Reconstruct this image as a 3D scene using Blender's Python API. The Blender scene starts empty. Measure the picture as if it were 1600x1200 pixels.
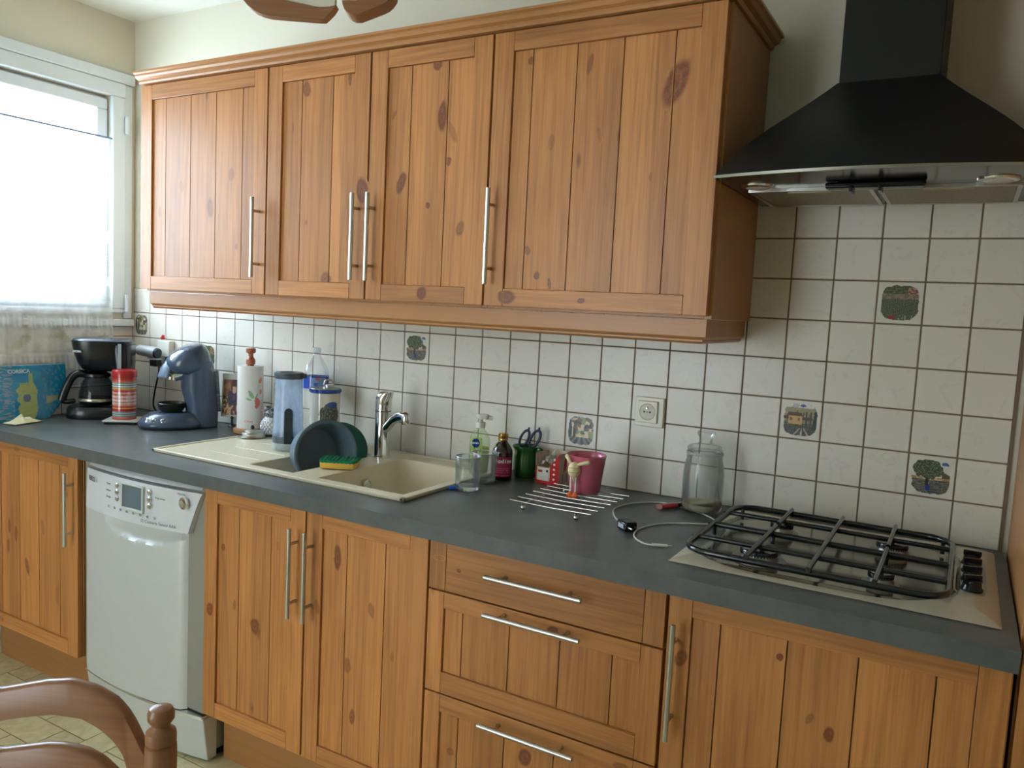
import bpy, bmesh, math, random
from mathutils import Vector, Matrix, noise
R = math.radians
PI = math.pi
random.seed(7)
S = bpy.context.scene
COL = S.collection
U = 0.103            # one wall tile with its joint, the module everything was measured in
ZW = 0.900           # worktop height

# ------------------------------------------------------------------ camera
cam_d = bpy.data.cameras.new('camera')
cam = bpy.data.objects.new('camera', cam_d)
COL.objects.link(cam)
cam.location = (2.98713, -2.14680, 1.40773)
cam.rotation_euler = (1.47572, -0.04933, 0.52296)
cam_d.sensor_width = 36
cam_d.lens = 27.9575
cam_d.clip_start = 0.02
S.camera = cam

# ------------------------------------------------------------------ world, light, exposure
S.view_settings.view_transform = 'Standard'
S.view_settings.look = 'None'
S.view_settings.gamma = 1
S.view_settings.use_curve_mapping = False
S.view_settings.exposure = 0.0
W = bpy.data.worlds.new('daylight')
S.world = W
W.use_nodes = True
W.node_tree.nodes['Background'].inputs[0].default_value = (0.83, 0.93, 1.0, 1)
W.node_tree.nodes['Background'].inputs[1].default_value = 9.0

def area(name, loc, rot, sx, sy, power, color, spread=PI):
    d = bpy.data.lights.new(name, 'AREA')
    d.shape = 'RECTANGLE'; d.size = sx; d.size_y = sy; d.energy = power; d.color = color; d.spread = spread
    o = bpy.data.objects.new(name, d); COL.objects.link(o)
    o.location = loc; o.rotation_euler = rot
    return o
# daylight falling in through the window over the worktop end, and through the glazed door behind the viewer
area('daylight_window', (-0.50, -0.66, 1.78), (0, R(-90), 0), 0.95, 1.05, 68, (0.58, 0.79, 1.0))
area('daylight_garden_door', (0.70, -4.48, 1.65), (R(-90), 0, 0), 1.25, 1.2, 64, (1.0, 0.97, 0.92))

# ------------------------------------------------------------------ colour helpers
def lin(c):
    return tuple(((v/255)/12.92 if v/255 <= 0.04045 else ((v/255+0.055)/1.055)**2.4) for v in c)
def rgba(c): return (*c, 1.0)

MATS = {}
def base_mat(name):
    m = bpy.data.materials.new(name); m.use_nodes = True
    MATS[name] = m
    return m, m.node_tree, m.node_tree.nodes['Principled BSDF']
def mat(name, srgb, rough=0.5, metal=0.0, var=0.06, scale=30.0, bump=0.0, bscale=200.0, coat=0.0, spec=None, trans=0.0, ior=None, sss=0.0, aniso=0.0, stretch=(1,1,1)):
    if name in MATS: return MATS[name]
    m, nt, b = base_mat(name)
    c = lin(srgb)
    tc = nt.nodes.new('ShaderNodeTexCoord')
    mp = nt.nodes.new('ShaderNodeMapping'); mp.inputs['Scale'].default_value = stretch
    nt.links.new(tc.outputs['Object'], mp.inputs[0])
    n = nt.nodes.new('ShaderNodeTexNoise'); n.inputs['Scale'].default_value = scale; n.inputs['Detail'].default_value = 4
    nt.links.new(mp.outputs[0], n.inputs['Vector'])
    r = nt.nodes.new('ShaderNodeMix'); r.data_type = 'RGBA'
    r.inputs['A'].default_value = rgba(tuple(max(0, v*(1-var)) for v in c))
    r.inputs['B'].default_value = rgba(tuple(min(1, v*(1+var)) for v in c))
    nt.links.new(n.outputs['Fac'], r.inputs['Factor'])
    nt.links.new(r.outputs['Result'], b.inputs['Base Color'])
    b.inputs['Roughness'].default_value = rough
    b.inputs['Metallic'].default_value = metal
    b.inputs['Coat Weight'].default_value = coat
    b.inputs['Transmission Weight'].default_value = trans
    if ior: b.inputs['IOR'].default_value = ior
    if spec is not None: b.inputs['Specular IOR Level'].default_value = spec
    if sss: b.inputs['Subsurface Weight'].default_value = sss; b.inputs['Subsurface Radius'].default_value = (.01, .01, .01)
    if bump:
        n2 = nt.nodes.new('ShaderNodeTexNoise'); n2.inputs['Scale'].default_value = bscale; n2.inputs['Detail'].default_value = 3
        nt.links.new(mp.outputs[0], n2.inputs['Vector'])
        bp = nt.nodes.new('ShaderNodeBump'); bp.inputs['Strength'].default_value = bump; bp.inputs['Distance'].default_value = 0.001
        nt.links.new(n2.outputs['Fac'], bp.inputs['Height']); nt.links.new(bp.outputs[0], b.inputs['Normal'])
    return m

def mk_wood(name, light, dark, knot, rough=0.42, coat=0.15, knots=True, contrast=1.0):
    m, nt, b = base_mat(name)
    N = nt.nodes.new; L = nt.links.new
    at = N('ShaderNodeAttribute'); at.attribute_name = 'wc'
    tn = N('ShaderNodeAttribute'); tn.attribute_name = 'tint'
    kn = N('ShaderNodeAttribute'); kn.attribute_name = 'kn'
    # fine streaks along the grain
    m1 = N('ShaderNodeMapping'); m1.inputs['Scale'].default_value = (1, 1, 0.035); L(at.outputs['Vector'], m1.inputs[0])
    n1 = N('ShaderNodeTexNoise'); n1.inputs['Scale'].default_value = 190; n1.inputs['Detail'].default_value = 5; L(m1.outputs[0], n1.inputs['Vector'])
    # cathedral rings
    m2 = N('ShaderNodeMapping'); m2.inputs['Scale'].default_value = (1, 1, 0.11); L(at.outputs['Vector'], m2.inputs[0])
    w = N('ShaderNodeTexWave'); w.wave_type = 'BANDS'; w.bands_direction = 'X'
    w.inputs['Scale'].default_value = 11; w.inputs['Distortion'].default_value = 16; w.inputs['Detail'].default_value = 2.5; w.inputs['Detail Scale'].default_value = 0.55
    L(m2.outputs[0], w.inputs['Vector'])
    # broad tone
    n3 = N('ShaderNodeTexNoise'); n3.inputs['Scale'].default_value = 14; n3.inputs['Detail'].default_value = 2; L(m2.outputs[0], n3.inputs['Vector'])
    def math_(op, a, bb, clamp=False):
        k = N('ShaderNodeMath'); k.operation = op; k.use_clamp = clamp
        for i, v in enumerate((a, bb)):
            if isinstance(v, (int, float)): k.inputs[i].default_value = v
            else: L(v, k.inputs[i])
        return k.outputs[0]
    wv = math_('POWER', w.outputs['Fac'], 3.0)
    f = math_('MULTIPLY', wv, 0.16*contrast)
    f = math_('ADD', f, math_('MULTIPLY', math_('SUBTRACT', n1.outputs['Fac'], 0.38), 0.9*contrast))
    f = math_('ADD', f, math_('MULTIPLY', math_('SUBTRACT', n3.outputs['Fac'], 0.45), 0.9*contrast), True)
    mx = N('ShaderNodeMix'); mx.data_type = 'RGBA'
    mx.inputs['A'].default_value = rgba(lin(light)); mx.inputs['B'].default_value = rgba(lin(dark)); L(f, mx.inputs['Factor'])
    hs = N('ShaderNodeHueSaturation'); L(mx.outputs['Result'], hs.inputs['Color']); L(tn.outputs['Fac'], hs.inputs['Value'])
    k2 = N('ShaderNodeMix'); k2.data_type = 'RGBA'; k2.inputs['B'].default_value = rgba(lin(knot))
    L(hs.outputs[0], k2.inputs['A'])
    # knot mask from the attribute, roughened by noise; plus tiny random pin knots
    nk = N('ShaderNodeTexNoise'); nk.inputs['Scale'].default_value = 170; L(at.outputs['Vector'], nk.inputs['Vector'])
    kk = math_('MULTIPLY', kn.outputs['Fac'], math_('ADD', math_('MULTIPLY', nk.outputs['Fac'], 0.8), 0.55), True)
    if knots:
        m4 = N('ShaderNodeMapping'); m4.inputs['Scale'].default_value = (9.5, 0.001, 3.4); L(at.outputs['Vector'], m4.inputs[0])
        vo = N('ShaderNodeTexVoronoi'); vo.inputs['Scale'].default_value = 1.0; L(m4.outputs[0], vo.inputs['Vector'])
        mr = N('ShaderNodeMapRange'); mr.inputs['From Min'].default_value = 0.085; mr.inputs['From Max'].default_value = 0.03
        L(vo.outputs['Distance'], mr.inputs['Value'])
        sp = N('ShaderNodeSeparateColor'); L(vo.outputs['Color'], sp.inputs[0])
        sel = math_('GREATER_THAN', sp.outputs[0], 0.62)
        kk = math_('MAXIMUM', kk, math_('MULTIPLY', math_('MULTIPLY', mr.outputs[0], sel), 0.75))
    L(kk, k2.inputs['Factor'])
    L(k2.outputs['Result'], b.inputs['Base Color'])
    b.inputs['Roughness'].default_value = rough
    b.inputs['Coat Weight'].default_value = coat; b.inputs['Coat Roughness'].default_value = 0.25
    bp = N('ShaderNodeBump'); bp.inputs['Strength'].default_value = 0.12; bp.inputs['Distance'].default_value = 0.0006
    L(f, bp.inputs['Height']); L(bp.outputs[0], b.inputs['Normal'])
    return m
PINE = mk_wood('honey_pine', (202, 137, 74), (134, 76, 32), (122, 64, 28), contrast=1.15, coat=0.06)
PINEPLAIN = mk_wood('honey_pine_plain', (184, 128, 74), (148, 96, 50), (90, 56, 30), knots=False, contrast=0.55)
DARKWOOD = mk_wood('brown_stained_wood', (152, 104, 68), (108, 70, 44), (60, 34, 20), rough=0.38, coat=0.2, knots=False, contrast=0.8)
BEECH = mk_wood('turned_beech', (176, 98, 58), (134, 66, 36), (80, 40, 20), rough=0.4, knots=False, contrast=0.8)

def mk_attr(name, rough=0.5, metal=0.0, coat=0.0, bump=0.0):
    m, nt, b = base_mat(name)
    a = nt.nodes.new('ShaderNodeAttribute'); a.attribute_name = 'col'
    tc = nt.nodes.new('ShaderNodeTexCoord')
    n = nt.nodes.new('ShaderNodeTexNoise'); n.inputs['Scale'].default_value = 900; nt.links.new(tc.outputs['Object'], n.inputs['Vector'])
    h = nt.nodes.new('ShaderNodeHueSaturation'); nt.links.new(a.outputs['Color'], h.inputs['Color'])
    mr = nt.nodes.new('ShaderNodeMapRange'); mr.inputs['To Min'].default_value = 0.92; mr.inputs['To Max'].default_value = 1.08
    nt.links.new(n.outputs['Fac'], mr.inputs['Value']); nt.links.new(mr.outputs[0], h.inputs['Value'])
    nt.links.new(h.outputs[0], b.inputs['Base Color'])
    b.inputs['Roughness'].default_value = rough; b.inputs['Metallic'].default_value = metal; b.inputs['Coat Weight'].default_value = coat
    if bump:
        bp = nt.nodes.new('ShaderNodeBump'); bp.inputs['Strength'].default_value = bump; bp.inputs['Distance'].default_value = 0.001
        n2 = nt.nodes.new('ShaderNodeTexNoise'); n2.inputs['Scale'].default_value = 260; nt.links.new(tc.outputs['Object'], n2.inputs['Vector'])
        nt.links.new(n2.outputs['Fac'], bp.inputs['Height']); nt.links.new(bp.outputs[0], b.inputs['Normal'])
    return m
PAINTED = mk_attr('printed_picture', 0.3, coat=0.2)
PRINTGLOSS = mk_attr('printed_glossy', 0.15, coat=0.5)
PRINTMATT = mk_attr('printed_paper', 0.8, bump=0.5)

def mk_glass(name, tint=(1, 1, 1), rough=0.0, ior=1.45):
    m, nt, b = base_mat(name)
    b.inputs['Base Color'].default_value = rgba(tint)
    b.inputs['Transmission Weight'].default_value = 1
    b.inputs['Roughness'].default_value = rough; b.inputs['IOR'].default_value = ior
    n = nt.nodes.new('ShaderNodeTexNoise'); n.inputs['Scale'].default_value = 12
    bp = nt.nodes.new('ShaderNodeBump'); bp.inputs['Strength'].default_value = 0.02; bp.inputs['Distance'].default_value = 0.001
    nt.links.new(n.outputs['Fac'], bp.inputs['Height']); nt.links.new(bp.outputs[0], b.inputs['Normal'])
    return m
def mk_thin(name, tint=(1, 1, 1), opacity=0.12, rough=0.05, film=(0.9, 0.9, 0.9), cap=0.28):
    """thin clear wall: mostly see-through, a film of its own colour, and a fresnel reflection"""
    m = bpy.data.materials.new(name); m.use_nodes = True; MATS[name] = m
    nt = m.node_tree; nt.nodes.clear(); N = nt.nodes.new; L = nt.links.new
    out = N('ShaderNodeOutputMaterial'); tr = N('ShaderNodeBsdfTransparent'); tr.inputs[0].default_value = rgba(tint)
    df = N('ShaderNodeBsdfTranslucent'); df.inputs[0].default_value = rgba(film)
    d2 = N('ShaderNodeBsdfDiffuse'); d2.inputs[0].default_value = rgba(film)
    ad = N('ShaderNodeMixShader'); ad.inputs[0].default_value = 0.5; L(df.outputs[0], ad.inputs[1]); L(d2.outputs[0], ad.inputs[2])
    m1 = N('ShaderNodeMixShader'); L(tr.outputs[0], m1.inputs[1]); L(ad.outputs[0], m1.inputs[2])
    n = N('ShaderNodeTexNoise'); n.inputs['Scale'].default_value = 9
    mr = N('ShaderNodeMapRange'); mr.inputs['To Min'].default_value = opacity*0.7; mr.inputs['To Max'].default_value = opacity*1.3
    L(n.outputs['Fac'], mr.inputs['Value']); L(mr.outputs[0], m1.inputs[0])
    gl = N('ShaderNodeBsdfGlossy'); gl.inputs['Roughness'].default_value = rough
    fr = N('ShaderNodeFresnel'); fr.inputs[0].default_value = 1.4
    cp_ = N('ShaderNodeMath'); cp_.operation = 'MINIMUM'; cp_.inputs[1].default_value = cap; L(fr.outputs[0], cp_.inputs[0])
    m2 = N('ShaderNodeMixShader'); L(cp_.outputs[0], m2.inputs[0]); L(m1.outputs[0], m2.inputs[1]); L(gl.outputs[0], m2.inputs[2])
    L(m2.outputs[0], out.inputs[0])
    return m
GLASS = mk_glass('clear_glass')
BROWNGLASS = mk_glass('brown_bottle_glass', (0.28, 0.14, 0.03))
PANE = mk_thin('window_pane', opacity=0.01, rough=0.0)
PET = mk_thin('clear_plastic', (0.97, 0.99, 1.0), 0.10, 0.08)
THINGLASS = mk_thin('thin_clear_glass', (0.94, .96, 0.95), 0.07, 0.03, cap=.6)
TANK = mk_thin('bluish_frosted_plastic', (0.80, 0.88, 0.98), 0.55, 0.12, (0.66, 0.78, 0.95))

# ------------------------------------------------------------------ mesh builder
OFF = {}
def tag(o, label=None, cat=None, group=None, kind=None):
    if label: o['label'] = label
    if cat: o['category'] = cat
    if group: o['group'] = group
    if kind: o['kind'] = kind
    return o
def thing(name, label, cat, loc=(0, 0, 0), rotz=0.0, group=None):
    o = bpy.data.objects.new(name, None); COL.objects.link(o)
    o.empty_display_size = 0.05
    o.location = loc; o.rotation_euler = (0, 0, rotz)
    OFF[o.name] = Vector(loc)
    return tag(o, label, cat, group)

class MB:
    def __init__(s):
        s.v = []; s.f = []; s.mi = []; s.wc = []; s.tint = []; s.kn = []; s.colr = None; s.mats = []
        s.cur = 0; s.M = Matrix.Identity(4); s.fc = []
        s.curcol = (1, 1, 1)
    def mslot(s, m):
        if m not in s.mats: s.mats.append(m)
        s.cur = s.mats.index(m); return s
    def add(s, vs, fs, wc=None, tint=1.0, kn=None):
        b = len(s.v)
        for i, p in enumerate(vs):
            p = Vector(p); s.v.append(s.M @ p)
            s.wc.append(wc(p) if wc else (p.x, p.y, p.z)); s.tint.append(tint); s.kn.append(kn[i] if kn else 0.0)
        for f in fs:
            s.f.append([b+i for i in f]); s.mi.append(s.cur); s.fc.append(s.curcol)
        return b
    def box(s, x0, x1, y0, y1, z0, z1, wc=None, tint=1.0):
        vs = [(x0, y0, z0), (x1, y0, z0), (x1, y1, z0), (x0, y1, z0), (x0, y0, z1), (x1, y0, z1), (x1, y1, z1), (x0, y1, z1)]
        s.add(vs, [(0, 3, 2, 1), (4, 5, 6, 7), (0, 1, 5, 4), (1, 2, 6, 5), (2, 3, 7, 6), (3, 0, 4, 7)], wc, tint)
        return s
    def ubox(s, x0, x1, y0, y1, z0, z1, **k):          # in tile modules, z from the worktop
        return s.box(x0*U, x1*U, y0*U, y1*U, ZW+z0*U, ZW+z1*U, **k)
    def wbox(s, x0, x1, y0, y1, z0, z1, grain='z', tint=None):   # wooden board in tile modules
        o = (random.uniform(0, 40), random.uniform(0, 40), random.uniform(0, 40))
        if grain == 'z': wc = lambda p: (p.x+o[0], p.y+o[1], p.z+o[2])
        elif grain == 'x': wc = lambda p: (p.z+o[0], p.y+o[1], p.x+o[2])
        else: wc = lambda p: (p.x+o[0], p.z+o[1], p.y+o[2])
        t = tint if tint else random.uniform(0.84, 1.10)
        s.ubox(x0, x1, y0, y1, z0, z1, wc=wc, tint=t)
        return wc, t
    def lathe(s, prof, seg=32, c=(0, 0, 0), wc=None, sx=1.0, sy=1.0, cap=True, a0=0.0, a1=2*PI):
        full = abs(a1-a0-2*PI) < 1e-6
        n = seg if full else seg+1
        vs = []; fs = []
        for r, z in prof:
            for k in range(n):
                a = a0+(a1-a0)*k/seg
                vs.append((c[0]+r*math.cos(a)*sx, c[1]+r*math.sin(a)*sy, c[2]+z))
        for j in range(len(prof)-1):
            for k in range(seg):
                k2 = (k+1) % n if full else k+1
                fs.append((j*n+k, j*n+k2, (j+1)*n+k2, (j+1)*n+k))
        if cap and full:
            if prof[0][0] > 1e-6: fs.append(tuple(reversed(range(n))))
            if prof[-1][0] > 1e-6: fs.append(tuple(range((len(prof)-1)*n, len(prof)*n)))
        s.add(vs, fs, wc)
        return s
    def tube(s, pts, r, seg=10, closed=False, flat=1.0, wc=None, up=None):
        pts = [Vector(p) for p in pts]; n = len(pts)
        rs = r if isinstance(r, (list, tuple)) else [r]*n
        vs = []; fs = []
        prev = None
        for i, p in enumerate(pts):
            if closed: t = pts[(i+1) % n]-pts[i-1]
            else: t = pts[min(i+1, n-1)]-pts[max(i-1, 0)]
            t.normalize()
            if prev is None:
                a = Vector(up) if up else (Vector((0, 0, 1)) if abs(t.z) < 0.9 else Vector((1, 0, 0)))
                x = t.cross(a).normalized()
            else:
                x = (prev-t*prev.dot(t)).normalized()
            prev = x; y = t.cross(x)
            for k in range(seg):
                a = 2*PI*k/seg
                vs.append(p+x*math.cos(a)*rs[i]+y*math.sin(a)*rs[i]*flat)
        m = n if closed else n-1
        for i in range(m):
            j = (i+1) % n
            for k in range(seg):
                k2 = (k+1) % seg
                fs.append((i*seg+k, i*seg+k2, j*seg+k2, j*seg+k))
        if not closed:
            fs.append(tuple(reversed(range(seg)))); fs.append(tuple(range((n-1)*seg, n*seg)))
        s.add(vs, fs, wc)
        return s
    def prism(s, poly, y0, y1, axis='y', wc=None):
        """polygon in the x-z plane pushed through y (or x-y through z, or y-z through x)"""
        def P(a, b, c):
            return {'y': (a, c, b), 'z': (a, b, c), 'x': (c, a, b)}[axis]
        n = len(poly)
        vs = [P(a, b, y0) for a, b in poly]+[P(a, b, y1) for a, b in poly]
        fs = [tuple(range(n)), tuple(reversed(range(n, 2*n)))]
        for i in range(n):
            j = (i+1) % n
            fs.append((i, n+i, n+j, j))
        s.add(vs, fs, wc)
        return s
    def ball(s, c, r, seg=16, rings=10, sc=(1, 1, 1)):
        prof = [(math.sin(PI*i/rings)*r, -math.cos(PI*i/rings)*r) for i in range(rings+1)]
        vs = []; fs = []
        for rr, z in prof:
            for k in range(seg):
                a = 2*PI*k/seg
                vs.append((c[0]+rr*math.cos(a)*sc[0], c[1]+rr*math.sin(a)*sc[1], c[2]+z*sc[2]))
        for j in range(rings):
            for k in range(seg):
                k2 = (k+1) % seg
                fs.append((j*seg+k, j*seg+k2, (j+1)*seg+k2, (j+1)*seg+k))
        s.add(vs, fs)
        return s
    def loft(s, rings, cap=True, wc=None):
        n = len(rings[0]); vs = [p for r in rings for p in r]; fs = []
        for j in range(len(rings)-1):
            for k in range(n):
                k2 = (k+1) % n
                fs.append((j*n+k, j*n+k2, (j+1)*n+k2, (j+1)*n+k))
        if cap: fs.append(tuple(reversed(range(n)))); fs.append(tuple(range((len(rings)-1)*n, len(rings)*n)))
        s.add(vs, fs, wc)
        return s
    def grid(s, fn, nu, nv, colfn=None):
        """fn(u,v)->point, colfn(u,v)->colour or None (no face there)"""
        vs = [fn(i/nu, j/nv) for j in range(nv+1) for i in range(nu+1)]
        b = s.add(vs, [])
        for j in range(nv):
            for i in range(nu):
                c = (1, 1, 1)
                if colfn:
                    c = colfn((i+.5)/nu, (j+.5)/nv)
                    if c is None: continue
                a = b+j*(nu+1)+i
                s.f.append([a, a+1, a+nu+2, a+nu+1]); s.mi.append(s.cur); s.fc.append(c)
        return s
    def build(s, name, m=None, parent=None, world=False, bevel=0.0, bseg=2, smooth=35, loc=None, subsurf=0, solid=0.0, rot=None, label=None):
        me = bpy.data.meshes.new(name)
        off = Vector((0, 0, 0))
        if world and parent is not None: off = OFF[parent.name]
        if world and parent is None and loc is not None: off = Vector(loc)
        me.from_pydata([tuple(v-off) for v in s.v], [], s.f)
        for mm in (s.mats if s.mats else [m]): me.materials.append(mm)
        me.polygons.foreach_set('material_index', s.mi)
        a = me.attributes.new('wc', 'FLOAT_VECTOR', 'POINT'); a.data.foreach_set('vector', [x for w in s.wc for x in w])
        a = me.attributes.new('tint', 'FLOAT', 'POINT'); a.data.foreach_set('value', s.tint)
        a = me.attributes.new('kn', 'FLOAT', 'POINT'); a.data.foreach_set('value', s.kn)
        if any(c != (1, 1, 1) for c in s.fc):
            a = me.attributes.new('col', 'FLOAT_COLOR', 'CORNER')
            d = []
            for f, c in zip(s.f, s.fc): d += list((*c[:3], 1.0))*len(f)
            a.data.foreach_set('color', d)
        me.validate(); me.update()
        bm = bmesh.new(); bm.from_mesh(me); bmesh.ops.recalc_face_normals(bm, faces=bm.faces)
        bm.to_mesh(me); bm.free()
        if smooth:
            me.polygons.foreach_set('use_smooth', [True]*len(me.polygons))
            me.set_sharp_from_angle(angle=R(smooth))
        o = bpy.data.objects.new(name, me); COL.objects.link(o)
        if parent is not None:
            o.parent = parent; OFF[o.name] = OFF.get(parent.name, Vector((0, 0, 0)))
        else: OFF[o.name] = off
        if loc is not None: o.location = loc
        if rot is not None: o.rotation_euler = rot
        if solid:
            md = o.modifiers.new('solid', 'SOLIDIFY'); md.thickness = solid; md.offset = 0
        if bevel:
            md = o.modifiers.new('bevel', 'BEVEL'); md.width = bevel; md.segments = bseg; md.limit_method = 'ANGLE'; md.angle_limit = R(40)
            md.harden_normals = False
        if subsurf:
            md = o.modifiers.new('sub', 'SUBSURF'); md.levels = subsurf; md.render_levels = subsurf
        if label: o['label'] = label
        return o

def text(s, size, m, parent, loc, rot=(R(90), 0, 0), name='lettering', ext=0.0002, align='CENTER', xs=1.0, bold=0.0, world=False):
    cu = bpy.data.curves.new('t', 'FONT'); cu.body = s; cu.size = size; cu.extrude = ext; cu.align_x = align; cu.align_y = 'CENTER'; cu.offset = bold
    o = bpy.data.objects.new('t', cu); COL.objects.link(o)
    dg = bpy.context.evaluated_depsgraph_get()
    me = bpy.data.meshes.new_from_object(o.evaluated_get(dg))
    bpy.data.objects.remove(o); bpy.data.curves.remove(cu)
    me.materials.clear(); me.materials.append(m)
    q = bpy.data.objects.new(name, me); COL.objects.link(q)
    q.parent = parent; OFF[q.name] = OFF.get(parent.name, Vector())
    q.location = Vector(loc)-(OFF[parent.name] if world else Vector()); q.rotation_euler = rot; q.scale = (xs, 1, 1)
    return q

def ellipse(cx, cy, z, rx, ry, n=28, p=2.0):
    out = []
    for k in range(n):
        a = 2*PI*k/n; c, s_ = math.cos(a), math.sin(a)
        out.append((cx+rx*abs(c)**(2/p)*(1 if c >= 0 else -1), cy+ry*abs(s_)**(2/p)*(1 if s_ >= 0 else -1), z))
    return out
def rrect(x0, x1, y0, y1, r, n=6):
    out = []
    for cx, cy, a in ((x1-r, y1-r, 0), (x0+r, y1-r, 90), (x0+r, y0+r, 180), (x1-r, y0+r, 270)):
        for k in range(n+1):
            t = R(a+90*k/n); out.append((cx+r*math.cos(t), cy+r*math.sin(t)))
    return out
def smoothpath(pts, n=8, closed=False):
    pts = [Vector(p) for p in pts]; N = len(pts); out = []
    for i in range(N if closed else N-1):
        p0 = pts[(i-1) % N] if (closed or i > 0) else pts[0]*2-pts[1]
        p1 = pts[i]; p2 = pts[(i+1) % N]
        p3 = pts[(i+2) % N] if (closed or i+2 < N) else p2*2-p1
        for k in range(n):
            t = k/n
            out.append(0.5*((2*p1)+(-p0+p2)*t+(2*p0-5*p1+4*p2-p3)*t*t+(-p0+3*p1-3*p2+p3)*t**3))
    if not closed: out.append(pts[-1])
    return out

# ------------------------------------------------------------------ plain materials
CREAM = mat('cream_wall_paint', (212, 207, 188), 0.85, bump=0.25, bscale=350, var=0.03, scale=3)
WHITEPAINT = mat('white_ceiling_paint', (226, 226, 216), 0.9, bump=0.6, bscale=160, var=0.03)
WHITEWOOD = mat('white_lacquered_wood', (214, 222, 226), 0.35, var=0.02)
GROUT = mat('brown_grout', (128, 112, 94), 0.95, bump=0.4, var=0.12)
STEEL = mat('brushed_steel', (196, 194, 188), 0.28, 1.0, var=0.05, scale=200, stretch=(1, 1, 0.05))
CHROME = mat('polished_chrome', (222, 224, 226), 0.05, 1.0, var=0.01)
HOBSTEEL = mat('hob_steel', (150, 147, 132), 0.16, 0.9, var=0.05, scale=8, bump=0.05)
BLACKENAMEL = mat('black_enamel', (14, 20, 22), 0.22, var=0.2, coat=0.3)
HOODBLACK = mat('hood_black_lacquer', (10, 12, 12), 0.42, var=0.2, spec=.32)
BLACKPL = mat('black_plastic', (20, 22, 25), 0.25, var=0.15)
BLACKMAT = mat('matt_black', (22, 22, 23), 0.6, var=0.15)
WHITEPL = mat('white_plastic', (222, 222, 212), 0.35, var=0.02)
IVORYPL = mat('ivory_plastic', (226, 222, 202), 0.3, var=0.02)
DARKGAP = mat('shadow_gap_board', (58, 42, 30), 0.9)
SILVERPL = mat('silver_grey_panel', (204, 208, 206), 0.34, 0.25, var=0.03)
SILVERLT = mat('pale_silver_panel', (214, 218, 222), 0.32, 0.15, var=0.02)
SILVERDK = mat('dull_silver_side', (150, 148, 138), 0.5, 0.3, var=0.03)

def mk_worktop():
    m, nt, b = base_mat('slate_grey_laminate'); N = nt.nodes.new; L = nt.links.new
    tc = N('ShaderNodeTexCoord')
    n = N('ShaderNodeTexNoise'); n.inputs['Scale'].default_value = 9; n.inputs['Detail'].default_value = 8; n.inputs['Roughness'].default_value = 0.7; L(tc.outputs['Object'], n.inputs['Vector'])
    cr = N('ShaderNodeValToRGB'); cr.color_ramp.elements[0].position = 0.3; cr.color_ramp.elements[1].position = 0.75
    cr.color_ramp.elements[0].color = rgba(lin((74, 79, 79))); cr.color_ramp.elements[1].color = rgba(lin((98, 103, 102)))
    L(n.outputs['Fac'], cr.inputs[0]); L(cr.outputs[0], b.inputs['Base Color'])
    b.inputs['Roughness'].default_value = 0.33
    n2 = N('ShaderNodeTexNoise'); n2.inputs['Scale'].default_value = 120; n2.inputs['Detail'].default_value = 4; L(tc.outputs['Object'], n2.inputs['Vector'])
    bp = N('ShaderNodeBump'); bp.inputs['Strength'].default_value = 0.25; bp.inputs['Distance'].default_value = 0.001; L(n2.outputs['Fac'], bp.inputs['Height']); L(bp.outputs[0], b.inputs['Normal'])
    return m
SLATE = mk_worktop()
def mk_tile():
    m, nt, b = base_mat('glazed_wall_tile'); N = nt.nodes.new; L = nt.links.new
    at = N('ShaderNodeAttribute'); at.attribute_name = 'wc'
    tn = N('ShaderNodeAttribute'); tn.attribute_name = 'tint'
    n = N('ShaderNodeTexNoise'); n.inputs['Scale'].default_value = 22; n.inputs['Detail'].default_value = 7; n.inputs['Distortion'].default_value = 1.4; L(at.outputs['Vector'], n.inputs['Vector'])
    cr = N('ShaderNodeValToRGB'); e = cr.color_ramp.elements
    e[0].position = 0.30; e[0].color = rgba(lin((224, 220, 209))); e[1].position = 0.40; e[1].color = rgba(lin((226, 222, 211)))
    k = cr.color_ramp.elements.new(0.365); k.color = rgba(lin((219, 214, 203)))
    L(n.outputs['Fac'], cr.inputs[0])
    h = N('ShaderNodeHueSaturation'); L(cr.outputs[0], h.inputs['Color']); L(tn.outputs['Fac'], h.inputs['Value']); L(h.outputs[0], b.inputs['Base Color'])
    b.inputs['Roughness'].default_value = 0.3
    n2 = N('ShaderNodeTexNoise'); n2.inputs['Scale'].default_value = 60; n2.inputs['Detail'].default_value = 4; L(at.outputs['Vector'], n2.inputs['Vector'])
    bp = N('ShaderNodeBump'); bp.inputs['Strength'].default_value = 0.3; bp.inputs['Distance'].default_value = 0.0012; L(n2.outputs['Fac'], bp.inputs['Height']); L(bp.outputs[0], b.inputs['Normal'])
    return m
TILE = mk_tile()
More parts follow.
